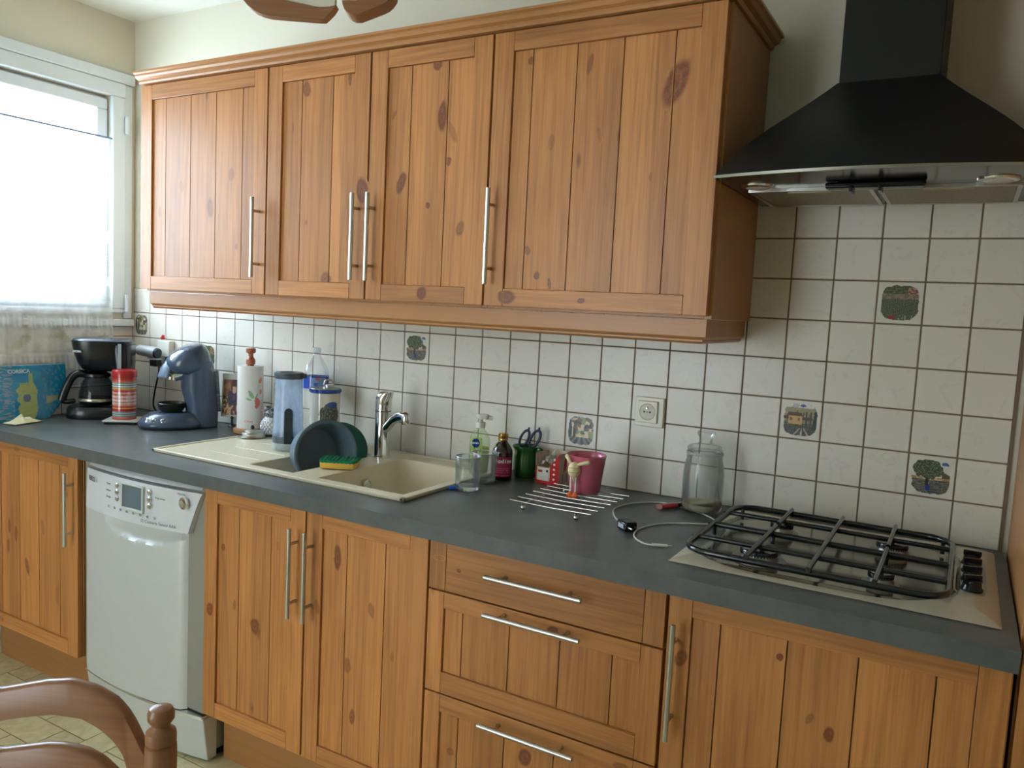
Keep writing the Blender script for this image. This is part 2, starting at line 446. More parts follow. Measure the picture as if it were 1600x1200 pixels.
def mk_floor():
    m, nt, b = base_mat('yellow_stone_floor_tile'); N = nt.nodes.new; L = nt.links.new
    at = N('ShaderNodeAttribute'); at.attribute_name = 'wc'
    tn = N('ShaderNodeAttribute'); tn.attribute_name = 'tint'
    n = N('ShaderNodeTexNoise'); n.inputs['Scale'].default_value = 14; n.inputs['Detail'].default_value = 7; n.inputs['Distortion'].default_value = 1.8; L(at.outputs['Vector'], n.inputs['Vector'])
    cr = N('ShaderNodeValToRGB'); e = cr.color_ramp.elements
    e[0].position = 0.3; e[0].color = rgba(lin((196, 182, 138))); e[1].position = 0.7; e[1].color = rgba(lin((220, 210, 170)))
    L(n.outputs['Fac'], cr.inputs[0])
    h = N('ShaderNodeHueSaturation'); L(cr.outputs[0], h.inputs['Color']); L(tn.outputs['Fac'], h.inputs['Value']); L(h.outputs[0], b.inputs['Base Color'])
    b.inputs['Roughness'].default_value = 0.4
    bp = N('ShaderNodeBump'); bp.inputs['Strength'].default_value = 0.4; bp.inputs['Distance'].default_value = 0.002; L(n.outputs['Fac'], bp.inputs['Height']); L(bp.outputs[0], b.inputs['Normal'])
    return m
FLOORT = mk_floor()

# ================================================================== THE ROOM
XL = -1.1*U; XR = 4.25; YF = -4.3; ZC = 2.503
def struct(mb, name, m, parent=None, **k):
    o = mb.build(name, m, parent, **k)
    if parent is None: o['kind'] = 'structure'
    return o
wall_back = struct(MB().box(XL-.12, XR+.12, 0.003, 0.15, 0, ZC), 'wall_back', CREAM, smooth=0)
# left wall with the opening of window_1
WY0, WY1, WZ0, WZ1 = -12.6*U, -1.05*U, ZW+4.12*U, ZW+12.45*U
mb = MB()
mb.box(XL-.12, XL, YF, WY0, 0, ZC).box(XL-.12, XL, WY1, 0.003, 0, ZC).box(XL-.12, XL, WY0, WY1, 0, WZ0).box(XL-.12, XL, WY0, WY1, WZ1, ZC)
wall_left = struct(mb, 'wall_left', CREAM, smooth=0)
struct(MB().box(XR, XR+.12, YF, 0.003, 0, ZC), 'wall_right', CREAM, smooth=0)
mb = MB()   # front wall with the glazed garden door
mb.box(XL-.12, 0.05, YF-.12, YF, 0, ZC).box(1.45, XR+.12, YF-.12, YF, 0, ZC).box(0.05, 1.45, YF-.12, YF, 2.25, ZC)
struct(mb, 'wall_front', CREAM, smooth=0)
struct(MB().box(XL-.12, XR+.12, YF-.12, .15, ZC, ZC+.1), 'ceiling', WHITEPAINT, smooth=0)
fl = struct(MB().box(XL-.12, XR+.12, YF-.12, .15, -.1, -.002), 'floor', mat('floor_grout', (136, 116, 82), .9), smooth=0)
# herringbone of rectangular floor tiles (one mesh: the pattern of the floor)
mb = MB(); a = 0.107; g = 0.0022
random.seed(3)
for i in range(-4, 42):
    for j in range(-44, 3):
        d = (i-j) % 4
        if d not in (0, 3): continue
        w_, h_ = (2, 1) if d == 0 else (1, 2)
        x0, y0 = i*a-0.04, j*a+0.02
        x1, y1 = x0+w_*a, y0+h_*a
        x0, x1, y0, y1 = max(x0, XL), min(x1, XR), max(y0, YF), min(y1, 0)
        if x1-x0 < .01 or y1-y0 < .01: continue
        o = (random.uniform(0, 30), random.uniform(0, 30), 0)
        mb.box(x0+g, x1-g, y0+g, y1-g, -.002, 0, wc=lambda p: (p.x+o[0], p.y+o[1], p.z), tint=random.uniform(.9, 1.06))
mb.build('floor_tiling', FLOORT, fl, smooth=0)

# wall tiling on the back wall
PICS = {(-1, 3): 'village', (3, 2): 'field', (13, 3): 'tree', (25, 2): 'house', (27, 5): 'field2', (19, 1): 'village', (28, 1): 'tree'}
def tile_wall(cols, rows, skip=(), left=False, cut=lambda c, r: None):
    mb = MB(); gg = 0.018
    for c in cols:
        for r in rows:
            if (c, r) in skip: continue
            lim = cut(c, r)
            x0, x1, z0, z1 = c+gg, c+1-gg, r+gg, r+1-gg
            if lim:
                x0, x1, z0, z1 = max(x0, lim[0]), min(x1, lim[1]), max(z0, lim[2]), min(z1, lim[3])
                if x1-x0 < .03 or z1-z0 < .03: continue
            o = (random.uniform(0, 30), random.uniform(0, 30), random.uniform(0, 30)); t = random.uniform(.965, 1.02)
            wc = lambda p: (p.x+o[0], p.y+o[1], p.z+o[2])
            if left: mb.ubox(-1.15, -1.07, -x1-0.03, -x0-0.03, z0, z1, wc=wc, tint=t)
            else: mb.ubox(x0, x1, -.02, .04, z0, z1, wc=wc, tint=t)
    return mb
def cutb(c, r):
    top = 7.86 if c >= 23 else 4.98
    return (-1.09, 30.04, 0.0, top)
mb = tile_wall(range(-2, 31), range(0, 8), cut=cutb)
o = MB().ubox(-1.1, 30.06, .015, .04, 0, 7.88).build('tile_joints', GROUT, wall_back, smooth=0)
# keep the grout only where tiles are: two panels
me = o.data; bpy.data.objects.remove(o)
g2 = MB().ubox(-1.1, 24, .0, .035, -.3, 5.0).ubox(24, 30.06, .0, .035, -.3, 7.88)
g2.build('tile_joints', GROUT, wall_back, smooth=0)
tiles = mb.build('wall_tiling', TILE, wall_back, bevel=0.0012, bseg=2, smooth=0)
mb = tile_wall(range(0, 14), range(0, 4), left=True, cut=lambda c, r: (0, 30, 0, 3.38))
mb.build('wall_tiling', TILE, wall_left, bevel=0.0012, smooth=0)
MB().ubox(-1.12, -1.09, -14.2, -.02, -.3, 3.4).build('tile_joints', GROUT, wall_left, smooth=0)

# --- painted landscape tiles
def nz(u, v, s, o=0.0): return noise.noise(Vector((u*s+o, v*s-o*.7, o)))
def inside_blob(u, v, o):
    x, y = (u-.5)/.41, (v-.5)/.42
    return abs(x)**3.6+abs(y)**3.6 < 1+0.18*nz(u, v, 9, o)
def scene_tree(u, v):
    if not inside_blob(u, v, 1): return None
    if v > .80 and u > .68: return lin((74, 104, 168)) if nz(u, v, 9, 4) > -.05 and (u-.8)**2+(v-.83)**2*3 < .008 else (lin((176, 182, 186)) if nz(u, v, 7, 2) > .1 else None)
    dx, dy = (u-.42)/.34, (v-.68)/.23
    if dx*dx+dy*dy < 1+.35*nz(u, v, 12, 7): 
        q = nz(u, v, 30, 3)
        return lin((52, 70, 56)) if q > .1 else (lin((84, 98, 74)) if q > -.25 else lin((128, 134, 112)))
    if .28 < v < .5 and abs(u-.42-.04*nz(v, v, 6)) < .035+.05*max(0, v-.4): return lin((52, 44, 36))
    if v > .48:
        if u > .74 and v < .56+.06*(1-abs(u-.8)*9): return lin((92, 92, 66))
        return None
    if v > .42: return lin((170, 132, 92)) if nz(u, v, 14, 8) > -.1 else lin((206, 186, 144))
    if (u-.45)**2*1.2+(v-.22)**2*.7 < .004 : return lin((38, 60, 132))
    q = math.sin((v-(u-.5)*.12)*95+3*nz(u, v, 5, 2))
    return lin((104, 106, 100)) if q+nz(u, v, 26)*1.2 > .2 else (lin((138, 138, 128)) if q > -.5 else lin((76, 78, 76)))
def scene_house(u, v):
    if not inside_blob(u, v, 2): return None
    if v > .82: return lin((70, 104, 170)) if (u-.55)**2+(v-.87)**2*5 < .006 else (lin((178, 184, 192)) if nz(u, v, 7, 2) > 0 else None)
    dx = abs(u-.88); 
    if .28 < v < .84 and dx < .075*(1-max(0, (v-.4)/.44)**1.5): return lin((30, 62, 54)) if nz(u, v, 30) > -.1 else lin((24, 44, 46))
    if .38 < v < .6 and .2 < u < .55: 
        if (abs(u-.27) < .03 or abs(u-.46) < .03) and .47 < v < .55: return lin((120, 96, 54))
        return lin((206, 168, 108))
    if .58 < v < .68 and .14+.5*(v-.58) < u < .58-.5*(v-.58): return lin((92, 62, 50))
    if .5 < v < .58 and (u < .2 or .55 < u < .8): return lin((74, 58, 50))
    if v > .4:
        if u > .56 and v < .72 and math.sin(u*60) > .2: return lin((66, 66, 58))
        q = nz(u, v, 9, 6)
        return lin((146, 148, 106)) if q > .1 else (lin((176, 150, 120)) if q > -.2 else lin((108, 114, 80)))
    if v > .28: return lin((60, 66, 58)) if nz(u, v, 22, 5) > -.1 else lin((98, 104, 86))
    for c_, s_ in ((.5, -.75), (.54, .0), (.6, .6)):
        if abs(u-(c_+s_*(.28-v))) < .013+.04*(.28-v): return lin((188, 180, 146))
    return lin((92, 90, 94)) if nz(u, v, 30, 2) > 0 else lin((62, 64, 66))
def scene_field(u, v):
    if not inside_blob(u, v, 3): return None
    if v > .72:
        if u > .66 and v < .88: return lin((176, 150, 104)) if nz(u, v, 18) > 0 else lin((128, 70, 84))
        return lin((66, 80, 52)) if nz(u, v, 24, 1) > -.1 else lin((104, 112, 78))
    if v > .6: return lin((150, 132, 120)) if nz(u, v, 10, 3) > 0 else lin((122, 112, 84))
    if v < .2 and nz(u, v, 12, 5) > -.1 and u > .45: return lin((150, 158, 124)) if math.sin(u*90) > 0 else lin((86, 102, 66))
    if v < .25 and (u-.34)**2+(v-.13)**2*1.5 < .006: return lin((150, 42, 48))
    q = math.sin((v+u*-.35)*85+2*nz(u, v, 5))
    return lin((84, 92, 72)) if q > .1 else (lin((124, 128, 104)) if q > -.6 else lin((58, 64, 52)))
def scene_village(u, v):
    if not inside_blob(u, v, 4): return None
    if v > .9: return lin((150, 164, 196))
    for cx, w_, t_ in ((.12, .09, .9), (.28, .05, .72)):
        if .3 < v < t_ and abs(u-cx) < w_*(1-max(0, (v-.4)/(t_-.4))**2): return lin((46, 66, 52))
    q = noise.cell(Vector((u*8+.5*nz(u, v, 14), v*10+.6*nz(u, v, 12, 3), 2.2)))
    if v > .3:
        return [lin((196, 178, 140)), lin((120, 98, 78)), lin((90, 100, 74)), lin((214, 200, 170)), lin((74, 66, 64)), lin((140, 150, 112))][int(q*6) % 6]
    s_ = math.sin((u-.5)/(.42-v+.05)*9)
    return lin((70, 70, 84)) if s_ > 0 else lin((126, 126, 112))
SC = dict(tree=scene_tree, house=scene_house, field=scene_field, field2=scene_field, village=scene_village)
SEEN = {'village': 'painted hill village', 'tree': 'painted round tree over a ploughed field', 'house': 'painted farmhouse with a cypress', 'field': 'painted lavender rows', 'field2': 'painted field rows with poppies'}
for (c, r), k in PICS.items():
    x0, z0 = (c+.02)*U, ZW+(r+.02)*U; w_ = .96*U
    if c == -1: x0 = -.98*U; w_x = .92*U
    else: w_x = w_
    m_ = MB().grid(lambda u, v: (x0+u*w_x, -.0026, z0+v*w_), 64, 64, SC[k])
    m_.build('picture_tile', PAINTED, wall_back, smooth=0, label=SEEN[k]+' on a white wall tile')

# --- window_1 in the left wall
def frame_yz(mb, x0, x1, y0, y1, z0, z1, t):
    mb.box(x0, x1, y0, y1, z0, z0+t).box(x0, x1, y0, y1, z1-t, z1).box(x0, x1, y0, y0+t, z0+t, z1-t).box(x0, x1, y1-t, y1, z0+t, z1-t)
win = thing('window_1', None, None, (XL, (WY0+WY1)/2, WZ0)); win['kind'] = 'structure'
mb = MB(); frame_yz(mb, XL-.08, XL-.03, WY0-.0, WY1+.0, WZ0, WZ1, .03)
mb.build('window_frame', WHITEWOOD, win, world=True, bevel=.003)
sash_y1 = -1.10*U
mid = (WY0+sash_y1)/2
for (a0, a1) in ((mid+.01, sash_y1-.0), (WY0+.02, mid-.01)):
    mb = MB(); frame_yz(mb, XL-.055, XL-.005, a0, a1, WZ0+.012, WZ1-.012, .045)
    sash = mb.build('sash', WHITEWOOD, win, world=True, bevel=.005)
    MB().box(XL-.034, XL-.030, a0+.04, a1-.04, WZ0+.05, WZ1-.05).build('pane', PANE, sash, world=True, smooth=0)
mb = MB()   # wooden casing planted on the wall round the opening
o0, o1, q0, q1 = WY0-.05, -.50*U, ZW+3.95*U, ZW+13.3*U
mb.box(XL, XL+.022, o0, o1, WZ1, ZW+13.0*U).box(XL, XL+.022, o0, o1, q0, WZ0).box(XL, XL+.022, WY1, o1, WZ0, WZ1).box(XL, XL+.022, o0, WY0, WZ0, WZ1)
mb.box(XL, XL+.030, o0-.02, -.14*U, ZW+13.0*U, ZW+13.4*U).box(XL, XL+.012, o1, -.14*U, ZW+3.72*U, ZW+13.0*U)
mb.build('casing', WHITEWOOD, win, world=True, bevel=.004)
for z in (ZW+4.35*U, ZW+11.4*U):
    MB().tube([(XL+.03, -.50*U, z-.035), (XL+.03, -.50*U, z+.035)], .008).build('hinge', WHITEWOOD, win, world=True)
MB().box(XL, XL+.03, o0, -.14*U, ZW+3.42*U, ZW+3.7*U).build('sill', WHITEWOOD, win, world=True, bevel=.004)
# garden door behind the viewer
dr = thing('door_1', None, None, (.75, YF, 0)); dr['kind'] = 'structure'
mb = MB(); y0, y1 = YF-.08, YF-.03
for x0, x1 in ((.05, .13), (1.37, 1.45), (.71, .79)): mb.box(x0, x1, y0, y1, 0, 2.25)
for z0, z1 in ((0, .12), (2.17, 2.25)):
    mb.box(.13, .71, y0, y1, z0, z1).box(.79, 1.37, y0, y1, z0, z1)
mb.build('door_frame', WHITEWOOD, dr, world=True, bevel=.004)
for x0 in (.13, .79): MB().box(x0, x0+.58, YF-.056, YF-.052, .12, 2.17).build('pane', PANE, dr, world=True, smooth=0)
MB().tube([(.82, YF-.03, 1.05), (.82, YF+.02, 1.05), (.92, YF+.02, 1.05)], .009).build('door_handle', STEEL, dr, world=True)

# ================================================================== CURTAIN
def mk_lace():
    m = bpy.data.materials.new('sheer_lace_voile'); m.use_nodes = True; nt = m.node_tree; nt.nodes.clear(); N = nt.nodes.new; L = nt.links.new
    out = N('ShaderNodeOutputMaterial'); tr = N('ShaderNodeBsdfTransparent')
    tl = N('ShaderNodeBsdfTranslucent'); df = N('ShaderNodeBsdfDiffuse')
    ad = N('ShaderNodeMixShader'); ad.inputs[0].default_value = .55; L(tl.outputs[0], ad.inputs[1]); L(df.outputs[0], ad.inputs[2])
    at = N('ShaderNodeAttribute'); at.attribute_name = 'col'
    L(at.outputs['Color'], tl.inputs[0]); L(at.outputs['Color'], df.inputs[0])
    op = N('ShaderNodeAttribute'); op.attribute_name = 'tint'
    tc = N('ShaderNodeTexCoord'); w = N('ShaderNodeTexNoise'); w.inputs['Scale'].default_value = 300
    L(tc.outputs['Object'], w.inputs['Vector'])
    ma = N('ShaderNodeMath'); ma.operation = 'MULTIPLY'; L(op.outputs['Fac'], ma.inputs[0])
    mr = N('ShaderNodeMapRange'); mr.inputs['To Min'].default_value = .7; mr.inputs['To Max'].default_value = 1.2; L(w.outputs['Fac'], mr.inputs['Value']); L(mr.outputs[0], ma.inputs[1])
    mx = N('ShaderNodeMixShader'); L(ma.outputs[0], mx.inputs[0]); L(tr.outputs[0], mx.inputs[1]); L(ad.outputs[0], mx.inputs[2]); L(mx.outputs[0], out.inputs[0])
    return m
LACE = mk_lace()
CUR = thing('curtain', 'sheer white lace curtain hung on a thin rod across the window', 'curtain', (XL+.055, -.62, ZW+1.6*U))
cy0, cy1, cz0, cz1 = -1.25, -1.03*U, ZW+1.15*U, ZW+10.7*U
def curpt(u, v):
    y = cy1-.27*U*v**.6+(cy0-cy1)*u; z = cz0+(cz1-cz0)*v
    x = XL+.034+.007*math.sin(u*55+2*math.sin(v*3))*(0.4+.6*v)+.003*math.sin(u*140)
    return (x-(XL+.055), y+.62, z-(ZW+1.6*U))
def curcol(u, v):
    z = (v*(cz1-cz0)+cz0-ZW)/U; y = u*(cy1-cy0)/U
    y = u*11
    base = (.90, .92, .93)
    if 2.45 < z < 3.5:   # embroidered leaves
        for k in range(8):
            cx = .6+k*1.45; cz = 2.95+(.12 if k % 2 else -.12)
            dx, dz = y-cx, z-cz; a_ = .6 if k % 2 else -.6
            rx, rz = dx*math.cos(a_)+dz*math.sin(a_), -dx*math.sin(a_)+dz*math.cos(a_)
            if (rx/.42)**2+(rz/.17)**2 < 1: return (.62, .70, .52)
    return base
mb = MB(); mb.mslot(LACE)
nu, nv = 150, 110
mb.grid(curpt, nu, nv, curcol)
for i in range(len(mb.v)):
    j, ii = divmod(i, nu+1); u, v = ii/nu, j/nv
    z = (v*(cz1-cz0)+cz0-ZW)/U; y = u*11
    t = .34
    if 3.9 < z < 4.4: t = .5
    if 3.35 < z < 3.9: t = .68 if math.sin(y*34) > .2 and z < 3.55+.3*abs(math.sin(y*1.3)) else .4
    if 2.5 < z < 3.35: t = .52 if nz(y, z, 1.6, 3) > 0 else .4
    if z < 2.4: t = .6 if math.sin(y*30) > .3 and z > 1.9-.2*math.sin(y*1.5) else .36
    if z > 5: t = .55 if (math.sin(z*5.2+y*1.4)*math.sin(z*1.6-y) > .35) else .3
    if abs(z-3.95) < .06 or abs(z-2.4) < .05: t = .7
    mb.tint[i] = t
mb.build('voile', LACE, CUR, smooth=60)
MB().tube([(-.012, cy0+.60, cz1-(ZW+1.6*U)+.004), (-.012, cy1+.60, cz1-(ZW+1.6*U)+.004)], .004, 8).build('curtain_rod', mat('grey_rod', (110, 130, 160), .4), CUR)

# ================================================================== CABINETS
def knot(mb, cx, cz, rx, rz, y, ang=0.0, s=1.0, grain='z', wc=None, tint=1.0, gaps=()):
    """an elliptical knot in the board face (tile modules), left open where a groove crosses it"""
    n = 26; ro = random.uniform(0, 9); e = max(rx, rz)*1.25
    vs = []; kn = []
    ca, sa = math.cos(ang), math.sin(ang)
    ex, ez = abs(rx*ca)+abs(rz*sa), abs(rz*ca)+abs(rx*sa)
    ex *= 1.3; ez *= 1.3
    for j in range(n+1):
        for i in range(n+1):
            dx, dz = (i/n*2-1)*ex, (j/n*2-1)*ez
            X = (dx*ca+dz*sa)/rx; Z = (-dx*sa+dz*ca)/rz
            q = math.hypot(X, Z)*(1+.22*noise.noise(Vector((math.atan2(Z, X)*.9, q0(X, Z), ro))))
            k = 1.0 if q < .25 else (.80 if q < .5 else (.98 if q < .78 else max(0, 1-(q-.78)/.30)))
            vs.append(((cx+dx)*U, y*U-.00022, ZW+(cz+dz)*U)); kn.append(s*k*1.2)
    fs = []
    for j in range(n):
        for i in range(n):
            a_ = j*(n+1)+i; f = (a_, a_+1, a_+n+2, a_+n+1)
            if max(kn[q] for q in f) <= 0: continue
            mx = sum(vs[q][0] for q in f)/4/U; mz = (sum(vs[q][2] for q in f)/4-ZW)/U
            if any(abs(mx-g_) < .022 for g_ in gaps): continue
            fs.append(f)
    mb.add(vs, fs, wc, tint, kn)
def q0(a, b): return math.hypot(a, b)*.6

def front(name, parent, x0, x1, z0, z1, y, px0, px1, pz0, pz1, grooves, knots=(), th=.19, mat_=None, tints=None):
    """framed tongue-and-groove front; returns the object"""
    mb = MB(); yb = y+th
    boards = []
    def B(a0, a1, b0, b1, gr, yf=y, t=None):
        wc, tt = mb.wbox(a0, a1, yf, yb, b0, b1, gr, t); boards.append((a0, a1, b0, b1, wc, tt, yf))
    B(x0, px0, z0, z1, 'z'); B(px1, x1, z0, z1, 'z')
    B(px0+.006, px1-.006, pz1, z1, 'x'); B(px0+.006, px1-.006, z0, pz0, 'x')
    xs = [px0]+list(grooves)+[px1]
    for i, (a0, a1) in enumerate(zip(xs[:-1], xs[1:])):
        t = tints[i] if tints else None
        # each plank is itself glued from two or three strips of slightly different tone
        cuts = [a0+.014]
        if a1-a0 > .8: cuts += [a0+(a1-a0)*random.uniform(.3, .7)]
        cuts += [a1-.014]
        yf = y+.065; A0, A1, B0, B1 = a0+.014, a1-.014, pz0+.01, pz1-.01
        for c0, c1 in zip(cuts[:-1], cuts[1:]):
            o = (random.uniform(0, 40), random.uniform(0, 40), random.uniform(0, 40)); tt = t if t else random.uniform(.82, 1.10)
            if t: tt *= random.uniform(.95, 1.05)
            wc = lambda p, o=o: (p.x+o[0], p.y+o[1], p.z+o[2])
            mb.add([(c0*U, yf*U, ZW+B0*U), (c1*U, yf*U, ZW+B0*U), (c1*U, yf*U, ZW+B1*U), (c0*U, yf*U, ZW+B1*U)], [(0, 1, 2, 3)], wc, tt)
            boards.append((c0, c1, B0, B1, wc, tt, yf))
        for xx in (A0, A1): mb.add([(xx*U, yf*U, ZW+B0*U), (xx*U, (y+.13)*U, ZW+B0*U), (xx*U, (y+.13)*U, ZW+B1*U), (xx*U, yf*U, ZW+B1*U)], [(0, 1, 2, 3)], wc, tt)
        for zz in (B0, B1): mb.add([(A0*U, yf*U, ZW+zz*U), (A1*U, yf*U, ZW+zz*U), (A1*U, (y+.13)*U, ZW+zz*U), (A0*U, (y+.13)*U, ZW+zz*U)], [(0, 1, 2, 3)], wc, tt)
    mb.wbox(px0, px1, y+.13, yb-.01, pz0, pz1, 'z', .55)
    for kx, kz, rx, rz, ang, s in knots:
        for b in boards:
            if b[0] <= kx <= b[1] and b[2] <= kz <= b[3]:
                knot(mb, kx, kz, rx, rz, b[6], ang, s, wc=b[4], tint=b[5], gaps=list(grooves)+[px0, px1]); break
    return mb.build(name, mat_ or PINE, parent, world=True, bevel=.0011, bseg=2, smooth=30)

def bar_handle(parent, x, z0, z1, y, yd, horiz=False):
    """bar in front of the door with two posts; x fixed and z from z0 to z1 (or swapped when horizontal)"""
    mb = MB(); c = (z0+z1)/2
    P = (lambda t, yy: (t*U, yy*U, ZW+x*U)) if horiz else (lambda t, yy: (x*U, yy*U, ZW+t*U))
    mb.tube([P(z0, y), P(z1, y)], .0058, 14)
    for q in (c-.78, c+.78): mb.tube([P(q, y), P(q, yd)], .0045, 10)
    return mb.build('handle', STEEL, parent, world=True, bevel=.0006)

def carcass(parent, x0, x1, y0, y1, z0, z1, m=PINEPLAIN, back=True):
    mb = MB(); t = .175
    mb.wbox(x0, x0+t, y0, y1, z0, z1, 'z', .95); mb.wbox(x1-t, x1, y0, y1, z0, z1, 'z', .95)
    mb.wbox(x0+t, x1-t, y0, y1, z0, z0+t, 'x', .95); mb.wbox(x0+t, x1-t, y0, y1, z1-t, z1, 'x', .95)
    if back: mb.wbox(x0+t, x1-t, y1-.1, y1, z0+t, z1-t, 'z', .9)
    return mb.build('cabinet_box', m, parent, world=True, bevel=.001)

UY = -3.73
def wall_cabinet(label, x0, x1):
    t = thing('wall_cabinet', label, 'cabinet', ((x0+x1)/2*U, -1.8*U, ZW+4.9*U), 0, 'pine wall cabinets')
    carcass(t, x0, x1, -3.5, -.025, 4.9, 11.6)
    return t
wc1 = wall_cabinet('single door pine wall cabinet nearest the window', 4.68, 10.53)
d = front('door', wc1, 4.66, 10.50, 4.97, 11.58, UY, 5.2, 9.97, 5.40, 11.12, (5.84, 7.05, 8.23, 9.41),
          [(8.0, 7.6, .13, .33, .1, .55), (8.95, 8.6, .13, .2, 0, .35), (5.55, 7.5, .08, .2, 0, .35), (9.2, 6.4, .05, .1, 0, .5), (6.6, 8.3, .12, .22, .2, .3)])
bar_handle(d, 10.24, 5.47, 7.83, -4.0, UY)
wc2 = wall_cabinet('two door pine wall cabinet in the middle of the row', 10.54, 18.27)
d = front('door', wc2, 10.56, 14.38, 4.97, 11.58, UY, 11.1, 13.84, 5.40, 11.12, (11.84, 13.02),
          [(12.0, 10.85, .17, .22, .2, .75), (13.6, 11.0, .06, .22, 0, .8), (14.2, 7.95, .2, .36, 0, .95), (12.9, 5.5, .2, .2, .5, .7), (11.5, 9.8, .04, .16, 0, .4), (12.1, 7.1, .06, .07, 0, .55)])
bar_handle(d, 14.1, 5.48, 7.84, -4.0, UY)
d = front('door', wc2, 14.44, 18.24, 4.97, 11.58, UY, 14.98, 17.7, 5.40, 11.12, (15.75, 16.92),
          [(16.75, 9.75, .15, .42, 0, .95), (16.55, 11.05, .15, .14, 0, .8), (15.5, 8.1, .14, .3, -.3, .9), (17.1, 9.3, .1, .3, .5, .4), (16.35, 5.2, .17, .17, 0, .95), (17.45, 6.9, .13, .2, -.3, .6), (16.4, 7.5, .07, .09, 0, .9), (15.2, 9.9, .05, .14, -.5, .5), (17.0, 8.6, .09, .12, 0, .8)])
bar_handle(d, 14.64, 5.48, 7.84, -4.0, UY)
wc3 = wall_cabinet('wide single door pine wall cabinet beside the black cooker hood', 18.28, 24.06)
d = front('door', wc3, 18.3, 24.0, 4.97, 11.58, UY, 18.84, 23.46, 5.40, 11.12, (19.36, 20.53, 21.69, 22.9),
          [(22.95, 10.0, .26, .52, -.35, .85), (20.85, 10.6, .07, .25, -.2, .6), (21.7, 6.9, .12, .14, 0, 1.0), (19.3, 10.85, .1, .1, 0, .7), (19.95, 8.9, .09, .2, -.1, .35),
           (18.95, 5.2, .28, .17, 0, .95), (21.0, 5.18, .1, .07, 0, .9), (19.75, 5.75, .08, .1, 0, .8), (20.1, 5.55, .05, .14, .2, .8), (19.45, 6.35, .09, .12, .3, .6), (21.2, 9.0, .05, .2, .3, .35), (22.5, 8.0, .04, .1, 0, .4)])
bar_handle(d, 18.46, 5.49, 7.84, -4.0, UY)

# crown cornice: moulded profile swept along the front and round the right end
prof = [(-.25, 0), (.06, 0), (.09, .05), (.09, .10), (.20, .14), (.24, .20), (.24, .25), (.31, .28), (.31, .34), (-.25, .34)]
def sweep(path, prof, z, m, parent=None, name='m', tint=1.0):
    """profile (out, up) swept along a path of (x, y, outward normal) stations"""
    mb = MB(); n = len(prof); rings = []
    for (x, y, nx, ny) in path:
        rings.append([((x+nx*a)*U, (y+ny*a)*U, ZW+(z+b)*U) for a, b in prof])
    vs = [p for r in rings for p in r]; fs = []
    for j in range(len(rings)-1):
        for k in range(n):
            k2 = (k+1) % n; fs.append((j*n+k, j*n+k2, (j+1)*n+k2, (j+1)*n+k))
    fs.append(tuple(reversed(range(n)))); fs.append(tuple(range((len(rings)-1)*n, len(rings)*n)))
    mb.add(vs, fs, wc=lambda p: (p.z*2+p.y, p.y, p.x), tint=tint)
    return mb
mb = sweep([(4.72, -3.78, 0, -1), (24.06, -3.78, 1, -1), (24.06, -.03, 1, 0)], prof, 11.615, None)
o = mb.build('crown_moulding', PINEPLAIN, None, smooth=20)
tag(o, 'pine crown moulding running along the top of all the wall cabinets', 'moulding')
# light pelmet under the wall cabinets
mb = sweep([(4.85, -3.28, 0, -1), (23.75, -3.28, 1, -1), (23.75, -.03, 1, 0)], [(0, 0), (.06, 0), (.12, .05), (.12, .09), (.17, .12), (.2, .16), (.2, .55), (0, .55)], 4.34, None)
o = mb.build('pelmet', PINEPLAIN, None, smooth=20)
tag(o, 'plain pine pelmet board running under all the wall cabinets', 'pelmet')

BY = -6.1
def base_cabinet(label, x0, x1, open_=False):
    t = thing('base_cabinet', label, 'cabinet', ((x0+x1)/2*U, -3.0*U, ZW-7.1*U), 0, 'pine base cabinets')
    mb = MB(); q = .175
    mb.wbox(x0, x0+q, -5.9, -.1, -7.05, -.39, 'z', .95); mb.wbox(x1-q, x1, -5.9, -.1, -7.05, -.39, 'z', .95)
    mb.wbox(x0+q, x1-q, -5.9, -.1, -7.05, -6.88, 'x', .95)
    mb.wbox(x0+q, x1-q, -5.9, -5.2, -.56, -.39, 'x', .95)
    mb.build('cabinet_box', PINEPLAIN, t, world=True, bevel=.001)
    return t
bc1 = base_cabinet('pine base cabinet left of the dishwasher, by the window', -.9, 4.95)
d = front('door', bc1, -.86, 4.93, -7.05, -.44, BY, -.34, 4.4, -6.58, -.83, (.40, 1.53, 2.67, 3.87),
          [(1.3, -3.6, .1, .3, 0, .7), (.9, -3.4, .09, .25, 0, .7), (2.9, -3.1, .1, .28, .2, .4), (1.95, -4.6, .1, .3, .2, .75), (.8, -4.1, .1, .25, 0, .6), (3.7, -5.2, .1, .3, 0, .35), (1.5, -.62, .14, .1, 0, .5), (.3, -6.8, .3, .12, 0, .5)])
bar_handle(d, 4.72, -3.3, -.93, -6.4, BY)
bc2 = base_cabinet('two door pine base cabinet beneath the sink', 10.89, 18.6)
d = front('door', bc2, 10.92, 14.72, -7.05, -.44, BY, 11.42, 14.2, -6.6, -.84, (12.25, 13.46),
          [(11.62, -2.05, .08, .1, 0, .8), (11.18, -3.9, .14, .2, 0, .9), (12.9, -4.0, .17, .24, .1, .9), (12.1, -3.6, .06, .16, 0, .6), (13.7, -1.6, .05, .12, 0, .3)])
bar_handle(d, 14.46, -3.29, -.94, -6.4, BY)
d = front('door', bc2, 14.78, 18.58, -7.05, -.44, BY, 15.3, 18.06, -6.6, -.84, (16.09, 17.3),
          [(15.78, -1.5, .12, .33, 0, .95), (16.9, -2.6, .1, .2, .2, .5), (15.2, -2.9, .08, .2, .2, .5), (17.6, -3.6, .06, .12, 0, .4), (16.2, -4.2, .12, .2, 0, .6), (16.4, -5.5, .1, .2, 0, .7)])
bar_handle(d, 14.99, -3.29, -.94, -6.4, BY)
